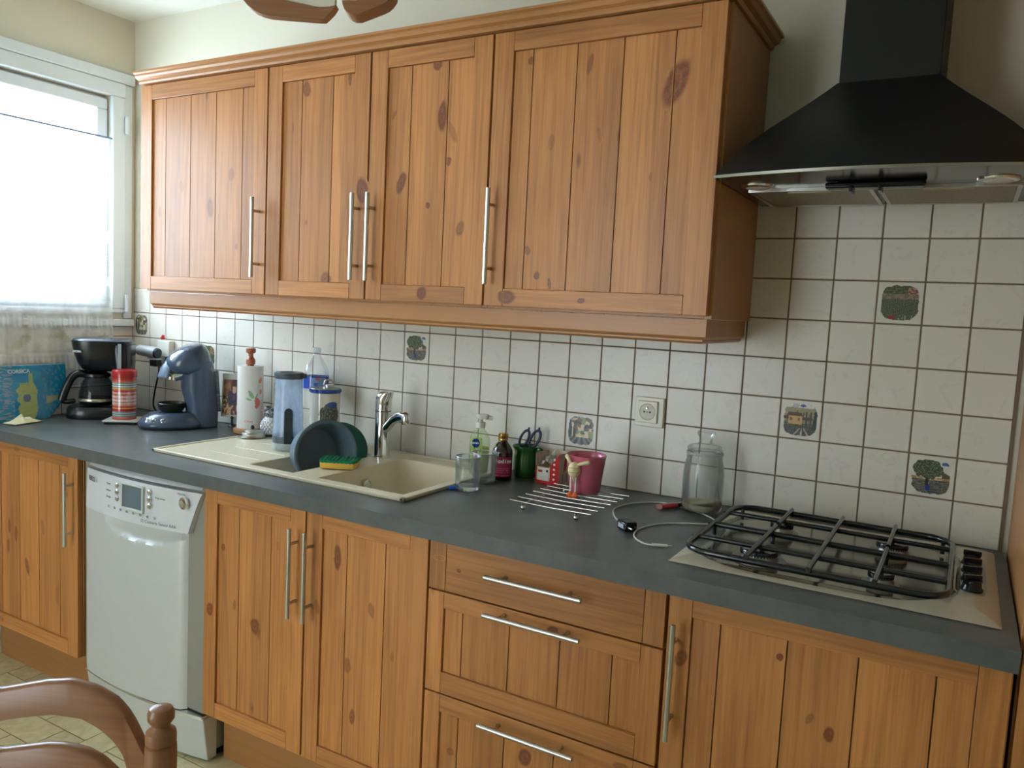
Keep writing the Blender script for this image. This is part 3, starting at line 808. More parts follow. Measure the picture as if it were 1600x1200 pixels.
bc3 = base_cabinet('pine drawer unit between the sink cabinet and the hob cabinet', 18.61, 24.34)
# plain top drawer front: wide horizontal board between two end battens
mb = MB()
for a0, a1, gr, t in ((18.64, 19.09, 'z', .84), (19.10, 23.87, 'x', .82), (23.88, 24.31, 'z', .82)):
    mb.wbox(a0, a1, BY, BY+.19, -1.60, -.44, gr, t)
knot(mb, 19.45, -1.05, .07, .05, BY, 0, .9, wc=lambda p: (p.z, p.y, p.x)); knot(mb, 18.9, -.86, .16, .06, BY, .1, .45, wc=lambda p: (p.x, p.y, p.z))
d = mb.build('drawer_front', PINE, bc3, world=True, bevel=.0011)
bar_handle(d, -.935, 20.3, 22.63, -6.4, BY, True)
d = front('drawer_front', bc3, 18.64, 24.31, -4.05, -1.64, BY, 19.07, 23.86, -3.55, -2.02, (19.57, 20.8, 22.04, 23.24),
          [(21.9, -1.85, .16, .11, 0, .95)])
bar_handle(d, -1.79, 20.31, 22.64, -6.4, BY, True)
d = front('drawer_front', bc3, 18.64, 24.31, -7.05, -4.09, BY, 19.07, 23.86, -6.6, -4.5, (19.57, 20.8, 22.04, 23.24),
          [(21.35, -4.9, .17, .22, 0, .9), (19.4, -5.4, .1, .1, 0, .5), (23.6, -4.3, .2, .08, 0, .6)])
bar_handle(d, -4.32, 20.31, 22.64, -6.4, BY, True)
bc4 = base_cabinet('single door pine base cabinet beneath the gas hob', 24.35, 30.11)
d = front('door', bc4, 24.38, 30.08, -7.05, -.44, BY, 24.84, 29.62, -6.6, -.84, (25.39, 26.62, 27.82, 29.03),
          [(24.68, -1.7, .12, .2, -.3, .75), (26.5, -1.2, .07, .08, 0, 1.0), (26.62, -2.15, .05, .1, -.2, .8), (27.45, -2.4, .09, .16, 0, .9), (27.1, -2.2, .06, .12, -.4, .5), (25.6, -3.9, .15, .2, 0, .8)], tints=(.9, .96, .9, .94, .9))
bar_handle(d, 24.57, -3.29, -.95, -6.4, BY)
# plinth boards
mb = MB(); mb.wbox(-1.05, 5.0, -5.35, -5.2, -8.735, -7.1, 'x', .8); mb.wbox(10.95, 30.1, -5.35, -5.2, -8.735, -7.1, 'x', .8)
o = mb.build('plinth', PINEPLAIN, None, bevel=.001); tag(o, 'brown pine plinth boards standing on the floor under the base cabinets', 'plinth')

# tall cabinet at the right-hand end
tc_ = thing('tall_cabinet', 'tall pine cabinet side at the far right of the worktop', 'cabinet', (31.5*U, -3*U, 0))
mb = MB(); mb.wbox(30.16, 30.34, -5.75, -.03, -8.73, 15.0, 'z', 1.0); mb.wbox(35.9, 36.1, -5.75, -.03, -8.73, 15.0, 'z', 1.0)
mb.wbox(30.34, 35.9, -5.7, -.03, 14.8, 15.0, 'x', .95); mb.wbox(30.34, 35.9, -5.7, -.03, -7.1, -6.9, 'x', .95); mb.wbox(30.34, 35.9, -.2, -.03, -6.9, 14.8, 'z', .95)
mb.build('cabinet_box', PINEPLAIN, tc_, world=True, bevel=.001)
d = front('door', tc_, 30.2, 36.05, -7.0, 2.5, -5.95, 30.75, 35.5, -6.5, 2.0, (31.5, 32.7, 33.9, 35.1)); bar_handle(d, 30.5, -.5, 1.9, -6.25, -5.95)
d = front('door', tc_, 30.2, 36.05, 2.6, 14.95, -5.95, 30.75, 35.5, 3.1, 14.4, (31.5, 32.7, 33.9, 35.1)); bar_handle(d, 30.5, 3.5, 5.9, -6.25, -5.95)

# ================================================================== WORKTOP
SINK = (11.35, 13.0, 14.0, 16.85)
mb = MB()
# body split round the sink and hob openings
def slab(x0, x1, y0, y1): mb.ubox(x0, x1, y0, y1, -.37, 0)
slab(-1.06, 10.9, -6.434, -.022); slab(10.9, 17.0, -6.434, -5.1); slab(10.9, 17.0, -.8, -.022)
slab(17.0, 24.6, -6.434, -.022); slab(24.6, 29.0, -6.434, -5.3); slab(24.6, 29.0, -.75, -.022); slab(29.0, 30.13, -6.434, -.022)
bm = bmesh.new()
o = mb.build('worktop', SLATE, None, smooth=0)
bm.from_mesh(o.data); bmesh.ops.remove_doubles(bm, verts=bm.verts, dist=1e-5); bm.to_mesh(o.data); bm.free()
tag(o, 'long slate grey laminate worktop spanning all the base cabinets', 'worktop')
mb = MB(); mb.tube([(-1.06*U, -6.40*U, ZW-.034*U), (30.12*U, -6.40*U, ZW-.034*U)], .0035, 10)
mb.build('front_edge', SLATE, o)

# ================================================================== SINK
SINKM = mat('cream_composite', (224, 212, 184), 0.38, var=0.03, scale=60, coat=0.15, bump=.08, bscale=500)
sk = thing('sink', 'cream composite sink with drainer, small bowl and large bowl', 'sink', (12.4*U, -2.9*U, ZW))
ztop = .0075
def plate_with_holes(mb, xs, ys, holes, z0, z1):
    for i in range(len(xs)-1):
        for j in range(len(ys)-1):
            cx, cy = (xs[i]+xs[i+1])/2, (ys[j]+ys[j+1])/2
            if any(h[0] < cx < h[1] and h[2] < cy < h[3] for h in holes): continue
            mb.box(xs[i]*U, xs[i+1]*U, ys[j]*U, ys[j+1]*U, ZW+z0, ZW+z1)
h1 = (11.3, 13.0, -4.85, -1.25); h2 = (13.95, 16.85, -4.85, -1.15)
X0, X1, Y0, Y1 = 7.48, 17.2, -5.3, -.32
mb = MB(); plate_with_holes(mb, [X0, 11.3, 13.0, 13.95, 16.85, X1], [Y0, -4.85, -1.25, -1.15, Y1], [h1, (13.95, 16.85, -4.85, -1.15)], 0.0005, ztop)
o = mb.build('sink_top', SINKM, sk, world=True, smooth=0)
bm = bmesh.new(); bm.from_mesh(o.data); bmesh.ops.remove_doubles(bm, verts=bm.verts, dist=1e-5)
seen = {}; kill = []
for f in bm.faces:
    k = tuple(sorted(v.index for v in f.verts)); seen.setdefault(k, []).append(f)
for k, v in seen.items():
    if len(v) > 1: kill += v
bmesh.ops.delete(bm, geom=kill, context='FACES'); bmesh.ops.recalc_face_normals(bm, faces=bm.faces); bm.to_mesh(o.data); bm.free()
mdv = o.modifiers.new('bevel', 'BEVEL'); mdv.width = .003; mdv.segments = 3; mdv.limit_method = 'ANGLE'
# raised rim line
mb = MB()
for a0, a1, b0, b1 in ((X0, X1, Y0, Y0+.13), (X0, X1, Y1-.1, Y1), (X0, X0+.13, Y0, Y1), (X1-.13, X1, Y0, Y1)): mb.box(a0*U, a1*U, b0*U, b1*U, ZW+.0005, ZW+ztop+.003)
mb.build('raised_rim', SINKM, sk, world=True, bevel=.002)
def bowl_mesh(h, depth, r=.35, taper=.12):
    mb = MB(); rings = []
    for q, (dz, ins, rr) in enumerate(((0.0, -.015, .28), (-.004, .0, .30), (-depth*.5, taper*.5, .4), (-depth*.88, taper, .5), (-depth*.98, taper+.12, .5), (-depth, taper+.4, .5), (-depth-.002, taper+.9, .3))):
        a0, a1, b0, b1 = h[0]+ins, h[1]-ins, h[2]+ins, h[3]-ins
        rr = min(rr, (a1-a0)/2-.01, (b1-b0)/2-.01); rr = max(rr, .02)
        rings.append([(x*U, y*U, ZW+ztop-.0015+dz) for x, y in rrect(a0, a1, b0, b1, rr, 5)])
    n = len(rings[0]); vs = [p for r_ in rings for p in r_]; fs = []
    for j in range(len(rings)-1):
        for k in range(n):
            k2 = (k+1) % n; fs.append((j*n+k, j*n+k2, (j+1)*n+k2, (j+1)*n+k))
    fs.append(tuple(range((len(rings)-1)*n, len(rings)*n)))
    mb.add(vs, fs); return mb
bowl_mesh(h1, .085, taper=.06).build('small_bowl', SINKM, sk, world=True, smooth=60)
bw = bowl_mesh(h2, .175).build('large_bowl', SINKM, sk, world=True, smooth=60)
# overflow in the wall of the large bowl, drains in both
mb = MB(); mb.M = Matrix.Translation(Vector((14.08*U, -2.95*U, ZW-.045))) @ Matrix.Rotation(R(90), 4, 'Y')
mb.lathe([(0, -.001), (.017, -.001), (.017, .002), (.013, .003), (.012, .001), (0, .001)], 24)
mb.box(-.0015, .0015, -.012, .012, .0, .0035)
mb.build('overflow', CHROME, bw, world=True)
for h, dpt in ((h1, .085), (h2, .175)):
    mb = MB().lathe([(0, 0), (.036, 0), (.038, .002), (.036, .004), (.02, .002), (0, .002)], 28, ((h[0]+h[1])/2*U, (h[2]+h[3])/2*U-.02, ZW+ztop-dpt-.003))
    mb.build('drain', CHROME, sk, world=True)
# drainer grooves: slim raised ribs
mb = MB()
for yy in (-1.3, -2.3, -3.3, -4.3):
    x0_, x1_ = 8.9, 11.1
    mb.tube([(x0_*U, yy*U, ZW+ztop-.0005), (x1_*U, yy*U, ZW+ztop-.0002)], [.0012, .0028], 8)
mb.build('drainer_rib', SINKM, sk, world=True)

# ================================================================== FAUCET
fc = thing('faucet', 'chrome single lever mixer tap on the sink between the two bowls', 'tap', (13.32*U, -1.38*U, ZW+ztop))
mb = MB().lathe([(0, 0), (.029, 0), (.029, .004), (.0255, .007), (.0255, .15)], 32, cap=False); mb.lathe([(.0255, .153), (.0255, .175), (.0, .175)], 32, cap=False)
mb.build('body', CHROME, fc)
MB().lathe([(.0245, .149), (.0245, .154)], 32, cap=False).build('joint_ring', BLACKMAT, fc)
rings = []
for z, cx, rx, ry in ((.172, 0, .0255, .0255), (.182, .0, .0262, .026), (.192, .002, .027, .026), (.203, .006, .028, .024), (.211, .012, .027, .021), (.216, .017, .021, .015)):
    rings.append(ellipse(cx, 0, z+(0), rx, ry, 28))
mb = MB(); mb.M = Matrix.Rotation(R(-10), 4, 'Z'); mb.loft(rings)
mb.build('lever', CHROME, fc, smooth=50)
pts = smoothpath([(.012, -.004, .095), (.04, -.018, .112), (.078, -.038, .138), (.115, -.056, .151), (.140, -.068, .152)], 6)
mb = MB().tube(pts, .0125, 14, flat=1.25)
sp = mb.build('spout', CHROME, fc, smooth=60)
mb = MB(); mb.lathe([(0, .121), (.012, .121), (.0135, .124), (.0135, .150), (.0115, .153), (0, .153)], 24, (.146, -.071, .009))
mb.build('aerator', CHROME, sp)

# ================================================================== GAS HOB
hb = thing('gas_hob', 'stainless steel four burner gas hob set in the right end of the worktop', 'hob', (27*U, -3*U, ZW))
# steel plate: heightfield with a raised border and a pressed pan
hx0, hx1, hy0, hy1 = 24.12, 29.9, -5.56, -.42
def pan_mask(x, y):
    cx, cy, rx, ry = 26.72, -3.0, 2.62, 2.42
    e = abs((x-cx)/rx)**4+abs((y-cy)/ry)**4
    t = max(0, min(1, (1.08-e)/.30)); return t*t*(3-2*t)
def knob_mask(x, y):
    e = abs((x-29.45)/.24)**4+abs((y+2.95)/1.35)**4
    t = max(0, min(1, (1.1-e)/.4)); return t*t*(3-2*t)
def hobpt(u, v):
    x = hx0+(hx1-hx0)*u; y = hy0+(hy1-hy0)*v
    ed = min(u, 1-u, v, 1-v)
    edx = min(x-hx0, hx1-x, y-hy0, hy1-y)
    rise = .016*min(1, max(0, edx)/.42)**.7
    z = .001+rise-.012*pan_mask(x, y)-.006*knob_mask(x, y)
    return (x*U, y*U, ZW+z)
mb = MB(); HOBRIM = mat('hob_satin_border', (206, 200, 180), 0.38, 0.35, var=0.03)
mb.mats = [HOBSTEEL, HOBRIM]; mb.grid(hobpt, 174, 156)
for fi, f in enumerate(mb.f):
    c = sum((mb.v[i] for i in f), Vector())/4
    mb.mi[fi] = 0 if pan_mask(c.x/U, c.y/U) > .5 else 1
mb.build('steel_plate', None, hb, world=True, smooth=60)
def burner(x, y, r):
    mb = MB(); c = (x*U, y*U, ZW+.006)
    mb.lathe([(r*1.45, 0), (r*1.4, .003), (r*1.05, .004), (r*.95, .012), (r*.92, .016), (0, .016)], 32, c)
    o = mb.build('burner', mat('burner_aluminium', (150, 150, 146), .32, .9), hb, world=True, smooth=50)
    mb = MB(); n = 36
    for k in range(n):
        a_ = 2*PI*k/n; mb.box(c[0]+r*.95*math.cos(a_)-.0012, c[0]+r*.95*math.cos(a_)+.0012, c[1]+r*.95*math.sin(a_)-.0012, c[1]+r*.95*math.sin(a_)+.0012, c[2]+.013, c[2]+.017)
    mb.lathe([(0, .0165), (r*1.0, .0165), (r*1.02, .020), (r*.96, .024), (0, .025)], 32, c)
    mb.build('burner_cap', BLACKENAMEL, o, world=True, smooth=50)
burner(25.62, -1.95, .026); burner(25.66, -4.45, .039); burner(27.95, -2.05, .033); burner(27.94, -4.45, .024)
# pan support: outer ring and bars of black enamelled rod
gz = ZW+.037
mb = MB()
outer = rrect(24.42, 29.08, -5.68, -1.22, .55, 7)
mb.tube([(x*U, y*U, gz) for x, y in outer], .0062, 8, closed=True, flat=1.15)
for x, y in ((24.6, -1.5), (24.42, -3.3), (28.9, -1.5), (25.68, -3.2), (27.93, -3.2)):
    mb.tube([(x*U, y*U, gz), (x*U, y*U, ZW+.010)], .0045, 8)
mb.build('support_ring', BLACKENAMEL, hb, world=True, smooth=60)
for yy in (-2.15, -3.42, -4.62):
    mb = MB(); mb.tube([(24.32*U, yy*U, gz-.004), (24.5*U, yy*U, gz+.001), (29.02*U, yy*U, gz+.001)],   .0056 if yy != -3.42 else .0068, 8)
    mb.build('support_bar', BLACKENAMEL, hb, world=True, smooth=60)
for xx in (25.68, 26.82, 27.93):
    for a0, a1 in ((-1.18, -2.75), (-3.0, -5.75)) if xx == 25.68 else (((-1.15, -3.1), (-3.3, -5.75)) if xx == 27.93 else ((-1.15, -3.4), (-3.4, -5.8))):
        mb = MB(); mb.tube([(xx*U, a0*U, gz+.008), (xx*U, a1*U, gz+.008)], .0052, 8, flat=1.3)
        mb.build('support_finger', BLACKENAMEL, hb, world=True, smooth=60)
for k, yy in enumerate((-2.0, -2.63, -3.26, -3.9)):
    mb = MB().lathe([(0, 0), (.0195, 0), (.0195, .004), (.017, .007), (.0155, .019), (.013, .021), (0, .021)], 24, (29.45*U, yy*U, ZW+.011))
    o = mb.build('knob', BLACKPL, hb, world=True, smooth=40)
    mb = MB(); mb.M = Matrix.Translation(Vector((29.45*U, yy*U, ZW+.03))) @ Matrix.Rotation(R(8*k), 4, 'Z')
    mb.box(-.017, .017, -.0035, .0035, 0, .011); mb.build('knob_grip', BLACKPL, o, world=True, bevel=.0015)

# ================================================================== COOKER HOOD
hd = thing('cooker_hood', 'black pyramid chimney cooker hood above the gas hob', 'cooker hood', (27.06*U, -.03*U, ZW+7.8*U))
hcx, hw = 27.06, 2.92
def hood_ring(t):
    """t=0 rim, t=1 neck: rectangle with a bowed front edge"""
    e = t+.10*math.sin(t*PI)*-1*(1-t)*1.2
    w_ = hw+(0.96-hw)*e; yf = -4.30+(-2.5+4.30)*e; bow = .42*(1-e)**1.5
    z = 7.86+(10.0-7.86)*t
    pts = [(hcx+w_, -.03), (hcx+w_, yf*.5)]
    n = 14
    for k in range(n+1):
        a_ = 1-2*k/n; pts.append((hcx+w_*a_, yf-bow*(1-a_*a_)))
    pts += [(hcx-w_, yf*.5), (hcx-w_, -.03)]
    return [(x*U, y*U, ZW+z*U) for x, y in pts]
mb = MB().loft([hood_ring(k/10) for k in range(11)], cap=False)
mb.build('canopy', HOODBLACK, hd, world=True, smooth=28)
mb = MB()
r0 = hood_ring(0)
inner = [(hcx*U+(x-hcx*U)*.995, y*.995, z-.004) for x, y, z in r0]
lip = [(hcx*U+(x-hcx*U)*1.004, y*1.004, z-.006) for x, y, z in r0]; lip2 = [(hcx*U+(x-hcx*U)*1.004, y*1.004, z) for x, y, z in r0]
mb.loft([lip, lip2, r0], cap=False)
mb.build('rim', mat('hood_rim_metal', (150, 148, 136), .3, .9), hd, world=True, smooth=30)
mb = MB(); mb.add([(x, y, z-.005) for x, y, z in r0], [tuple(range(len(r0)))])
mb.build('underside', mat('underside_smoked_metal', (40, 38, 33), .15, .3), hd, world=True, smooth=0)
mb = MB().ubox(26.12, 28.02, -2.5, -.03, 9.98, 15.5)
mb.build('chimney', HOODBLACK, hd, world=True, bevel=.002)
def mk_mesh_metal():
    m, nt, b = base_mat('aluminium_filter_mesh'); N = nt.nodes.new; L = nt.links.new
    tc = N('ShaderNodeTexCoord'); v = N('ShaderNodeTexVoronoi'); v.inputs['Scale'].default_value = 380; L(tc.outputs['Object'], v.inputs['Vector'])
    cr = N('ShaderNodeValToRGB'); cr.color_ramp.elements[0].color = rgba(lin((120, 112, 92))); cr.color_ramp.elements[1].color = rgba(lin((176, 168, 146))); L(v.outputs['Distance'], cr.inputs[0]); L(cr.outputs[0], b.inputs['Base Color'])
    b.inputs['Metallic'].default_value = .4; b.inputs['Roughness'].default_value = .5; return m
FILT = mk_mesh_metal()
for x0, x1 in ((24.45, 26.98), (27.08, 29.62)):
    f_ = MB().ubox(x0+.08, x1-.08, -2.62, -.33, 7.755, 7.80).build('grease_filter', FILT, hd, world=True, bevel=.001)
    mb = MB()
    for a0, a1, b0, b1 in ((x0, x1, -2.7, -2.62), (x0, x1, -.33, -.25), (x0, x0+.08, -2.62, -.33), (x1-.08, x1, -2.62, -.33)): mb.ubox(a0, a1, b0, b1, 7.74, 7.81)
    mb.build('filter_frame', STEEL, f_, world=True)
    MB().ubox((x0+x1)/2-.45, (x0+x1)/2+.45, -2.58, -2.42, 7.72, 7.76).build('filter_latch', mat('latch_cream', (170, 160, 126), .5), f_, world=True, bevel=.001)
for xx in (24.75, 29.2):
    mb = MB().lathe([(0, -.004), (.030, -.004), (.036, -.002), (.038, 0.002), (.038, .004)], 28, (xx*U, -3.1*U, ZW+7.80*U))
    o = mb.build('lamp', CHROME, hd, world=True)
    MB().lathe([(0, -.006), (.022, -.0055), (.026, -.004)], 24, (xx*U, -3.1*U, ZW+7.80*U), cap=False).build('lamp_lens', mat('lamp_lens_glass', (210, 205, 190), .2), o, world=True)
mb = MB().ubox(26.15, 28.0, -3.35, -3.0, 7.68, 7.80)
o = mb.build('control_strip', BLACKPL, hd, world=True, bevel=.004)
for xx in (26.62, 27.15): MB().ubox(xx, xx+.07, -3.42, -3.0, 7.60, 7.72).build('slider', BLACKPL, o, world=True, bevel=.002)

# ================================================================== DISHWASHER
dw = thing('dishwasher', 'silver freestanding dishwasher between the pine cabinets under the worktop', 'dishwasher', (7.95*U, -3*U, 0))
MB().ubox(5.12, 10.83, -5.5, -.3, -8.45, -.42).build('cabinet_body', SILVERDK, dw, world=True, bevel=.003)
MB().ubox(5.14, 10.84, -5.98, -5.5, -7.2, -.50).build('door', SILVERDK, dw, world=True, bevel=.006, bseg=3)
DX0, DX1 = 5.42, 10.02
def bulge(x): a_ = (x-(DX0+DX1)/2)/((DX1-DX0)/2); return .22*(1-a_*a_)
# bowed steel skin of the door with a scooped grip under the control panel
def skin(u, v):
    x = DX0+(DX1-DX0)*u; z = -7.22+(7.22-1.9)*v; ins = 0
    y = -6.12-bulge(x)
    e = ((x-8.35)/1.75)**2+((z+1.88)/.62)**2
    if e < 1: y += .30*(1-e)**.8
    if u < .0001 or u > .9999: y = -5.97
    return (x*U, y*U, ZW+z*U)
us = [0, .012]+[.012+.976*k/70 for k in range(1, 70)]+[.988, 1]
mb = MB(); nv = 90; nu = len(us)-1
vs = []
for j in range(nv+1):
    v = (j/nv); v = 1-(1-v)**1.6 if False else v
    for i, u in enumerate(us):
        x, y, z = skin(u, v)
        if i in (0, nu): x += (-.10 if i == 0 else .10)*U
        vs.append((x, y, z))
fs = [(j*(nu+1)+i, j*(nu+1)+i+1, (j+1)*(nu+1)+i+1, (j+1)*(nu+1)+i) for j in range(nv) for i in range(nu)]
mb.add(vs, fs); dskin = mb.build('door_skin', SILVERPL, dw, world=True, smooth=40)
# control panel: bowed slab with curved right edge
def cpx(v, side): return 5.50 if side == 0 else 10.85-.56*(1-v)**.8
n = 24; rows = 12; mb = MB(); vs = []; fs = []
for j in range(rows+1):
    v = j/rows; z = -1.9+(1.9-.66)*v; xa, xb = cpx(v, 0), cpx(v, 1)
    for i in range(n+1):
        x = xa+(xb-xa)*i/n; a_ = (i/n-.5)*2
        vs.append((x*U, (-6.16-.26*(1-a_*a_)+.04*v)*U, ZW+z*U))
b0 = len(vs)
for j in range(rows+1):
    v = j/rows; z = -1.9+(1.9-.66)*v; xa, xb = cpx(v, 0), cpx(v, 1)
    for i in range(n+1):
        x = xa+(xb-xa)*i/n; vs.append((x*U, -5.97*U, ZW+z*U))
w_ = n+1
for j in range(rows):
    for i in range(n): fs.append((j*w_+i, j*w_+i+1, (j+1)*w_+i+1, (j+1)*w_+i)); fs.append((b0+j*w_+i, b0+(j+1)*w_+i, b0+(j+1)*w_+i+1, b0+j*w_+i+1))
    fs.append((j*w_, (j+1)*w_, b0+(j+1)*w_, b0+j*w_)); fs.append((j*w_+n, b0+j*w_+n, b0+(j+1)*w_+n, (j+1)*w_+n))
for i in range(n): fs.append((i, b0+i, b0+i+1, i+1)); fs.append((rows*w_+i, rows*w_+i+1, b0+rows*w_+i+1, b0+rows*w_+i))
mb.add(vs, fs); cp = mb.build('control_panel', SILVERLT, dw, world=True, smooth=40)
def cpy(x): a_ = (x-8.2)/2.7; return -6.165-.26*(1-a_*a_)
# top strip over the panel
mb = MB(); vs = []; rings = []
for k in range(13):
    x = 5.46+(10.7-5.46)*k/12; a_ = (k/12-.5)*2; y = -6.02-.26*(1-a_*a_)
    rings.append([(x*U, -5.9*U, ZW-.60*U), (x*U, y*U, ZW-.60*U), (x*U, (y+.06)*U, ZW-.47*U), (x*U, (y+.2)*U, ZW-.40*U), (x*U, -5.9*U, ZW-.40*U)])
mb.loft(rings); mb.build('top_strip', SILVERLT, dw, world=True, smooth=50)
INK = mat('grey_print_ink', (92, 96, 102), .6)
DISPL = mat('display_glass', (96, 112, 122), .15)
mb = MB(); yy = cpy(8.0)-.005
mb.ubox(7.72, 8.62, yy-.0, yy+.12, -1.47, -.80); wn = mb.build('display', DISPL, cp, world=True, bevel=.003)
mb = MB()
for a0, a1, b0, b1 in ((7.66, 8.68, -.80, -.75), (7.66, 8.68, -1.55, -1.47), (7.66, 7.72, -1.5, -.78), (8.62, 8.68, -1.5, -.78)): mb.ubox(a0, a1, yy-.03, yy+.1, b0, b1)
mb.build('display_frame', SILVERPL, wn, world=True, bevel=.001)
for bx, bzs in ((7.42, (-.90, -1.1, -1.3)), (8.92, (-.88, -1.08, -1.28))):
    for bz in bzs:
        mb = MB(); mb.M = Matrix.Translation(Vector((bx*U, (cpy(bx))*U, ZW+bz*U))) @ Matrix.Rotation(R(90), 4, 'X')
        mb.lathe([(.0085, -.001), (.0085, .001), (.006, .0035), (0, .004)], 18); mb.build('button', CHROME, cp, world=True)
mb = MB(); mb.M = Matrix.Translation(Vector((10.25*U, (cpy(10.25)+.0)*U, ZW-1.0*U))) @ Matrix.Rotation(R(90), 4, 'X')
mb.lathe([(.018, -.002), (.018, .003), (.015, .004), (.014, .002), (.0125, .002), (.011, .008), (0, .009)], 28)
mb.build('power_button', CHROME, cp, world=True)
text('BEKO', .021, INK, cp, (5.98*U, (cpy(5.98)-.03)*U, ZW-.93*U), world=True, rot=(R(90), 0, R(-14)), bold=.0006)
text('12 Couverts Sensor AAA', .0135, INK, cp, (9.35*U, (cpy(9.5)-.07)*U, ZW-1.72*U), world=True, rot=(R(90), 0, R(7)))
text('Marche', .009, INK, cp, (10.2*U, (cpy(10.1)-.02)*U, ZW-.74*U), world=True, rot=(R(90), 0, R(11)))
for k, w in enumerate(('Depart', 'Options', 'Rincage')): text(w, .008, INK, cp, (7.0*U, (cpy(7.0)-.03)*U, ZW-(.90+.2*k)*U), world=True, rot=(R(90), 0, R(-5)))
text('Programmes', .008, INK, cp, (9.4*U, (cpy(9.3)-.03)*U, ZW-.98*U), world=True, rot=(R(90), 0, R(5)))
for k in range(8): text(('35', '50', '50', '60', '65', '70', '40', '30')[k], .011, INK, cp, ((7.0+k*.31)*U, (cpy(7.0+k*.31)-.02)*U, ZW-(1.60)*U), world=True, rot=(R(90), 0, R(-4+k)))
# bright curved trim under the door and kick panel
rt = []; rk = []
for k in range(17):
    x = 5.28+(10.84-5.28)*k/16; a_ = (k/16-.5)*2; y = -5.95-.26*(1-a_*a_)
    rt.append([(x*U, -5.85*U, ZW-7.30*U), (x*U, (y-.12)*U, ZW-7.30*U), (x*U, (y-.10)*U, ZW-7.24*U), (x*U, -5.85*U, ZW-7.24*U)])
    rk.append([(x*U, -5.5*U, ZW-8.66*U), (x*U, (y+.12)*U, ZW-8.66*U), (x*U, (y-.06)*U, ZW-7.33*U), (x*U, -5.5*U, ZW-7.33*U)])
MB().loft(rt).build('door_trim', CHROME, dw, world=True, smooth=40)
MB().loft(rk).build('kick_panel', SILVERPL, dw, world=True, smooth=40, bevel=.003)
for xx in (5.4, 10.5): 
    for yy in (-5.2, -.8): MB().lathe([(0, 0), (.02, 0), (.02, .04), (0, .04)], 16, (xx*U, yy*U, .0)).build('foot', BLACKPL, dw, world=True)
# ================================================================== THINGS ON THE WORKTOP
def facing(x, y): return math.atan2(-(x-2.987), (y+2.147))     # turned towards the room
def P3(x, y, z=0.0): return (x*U, y*U, ZW+z)
BLUEDK = mat('blue_grey_gloss_plastic', (66, 82, 104), 0.22, var=.05, coat=.3)
BLUEDK2 = mat('blue_grey_lighter_plastic', (98, 116, 140), 0.25, var=.04, coat=.2)
GREYPL = mat('slate_grey_plastic', (74, 84, 92), .4, var=.05)
RUBBERCORD = mat('black_cord', (20, 20, 22), .6)

# --- folded map of an island leaning on the left wall
mp_ = thing('map_sheet', 'blue map with a yellow green island leaning on the wall behind the worktop end', 'map', (XL+.05, -4.75*U, ZW))
def mapcol(u, v):
    y = -6.5+3.32*u; z = 2.0*v
    if z < .8 and y > -3.9+(z/.8)*.72: return None
    # island: a blob with a finger pointing up
    ys = (y+4.62); zs = (z-.86)
    w_ = .36+.07*noise.noise(Vector((z*2.2, 3, 1)))*2
    if -.86 < zs < .5 and abs(ys+.02*zs) < w_*math.sqrt(max(0, 1-((zs+.14)/.74)**2))**.7*(1 if ys > 0 else 1+.25*noise.noise(Vector((z*6, 1, 2)))):
        if (ys+.02)**2+((zs+.06)*.9)**2 < .018: return lin((98, 104, 124))
        return lin((164, 174, 104)) if nz(u, v, 20) > -.2 else lin((150, 166, 112))
    if .4 < zs < .84 and abs(ys-.16) < .075: return lin((160, 172, 104))
    if -3.95 < y < -3.5 and .55 < z < .85 and nz(u, v, 9) > -.1: return lin((150, 154, 116))
    if y > -4.05 and nz(u*2, v, 16, 3) > .2: return lin((84, 140, 160))
    if y < -5.1 and nz(u*.7, v*2, 18, 5) > .1: return lin((132, 152, 172))
    return lin((20, 126, 164)) if abs(nz(u, v, 4, 1)) > .06 or y > -4.1 else lin((34, 144, 170))
def mappt(u, v):
    y = -6.5+3.32*u; z = 2.0*v*U
    return (.024-.022*v-.004*math.sin(u*3), (y+4.75)*U, z)
MB().grid(mappt, 90, 60, mapcol).build('sheet', PRINTGLOSS, mp_, solid=.0012, smooth=60)
mw = mat('white_print', (190, 214, 224), .5)
t_ = text('CORSICA', .019, mw, mp_, (.0060, (-4.78+4.75)*U-.012, 1.78*U), rot=(R(90-6.0), 0, R(90)), bold=.0008)
# crumpled cream cloth
mb = MB()
mb.grid(lambda u, v: ((u-.5)*.06, (v-.5)*.11, (.001+.016*max(0, 1-((u-.5)*2)**2)*max(0, 1-((v-.5)*2)**2)*(1+1.3*noise.noise(Vector((u*4, v*6, 3)))))), 26, 30)
o = mb.build('cloth', mat('cream_cloth', (226, 222, 184), .9, bump=.4), None, smooth=80, solid=.003); o.location = (.010, -5.12*U, ZW+.0025); o.rotation_euler = (0, 0, R(12))
tag(o, 'crumpled cream cloth lying in front of the blue map', 'cloth')

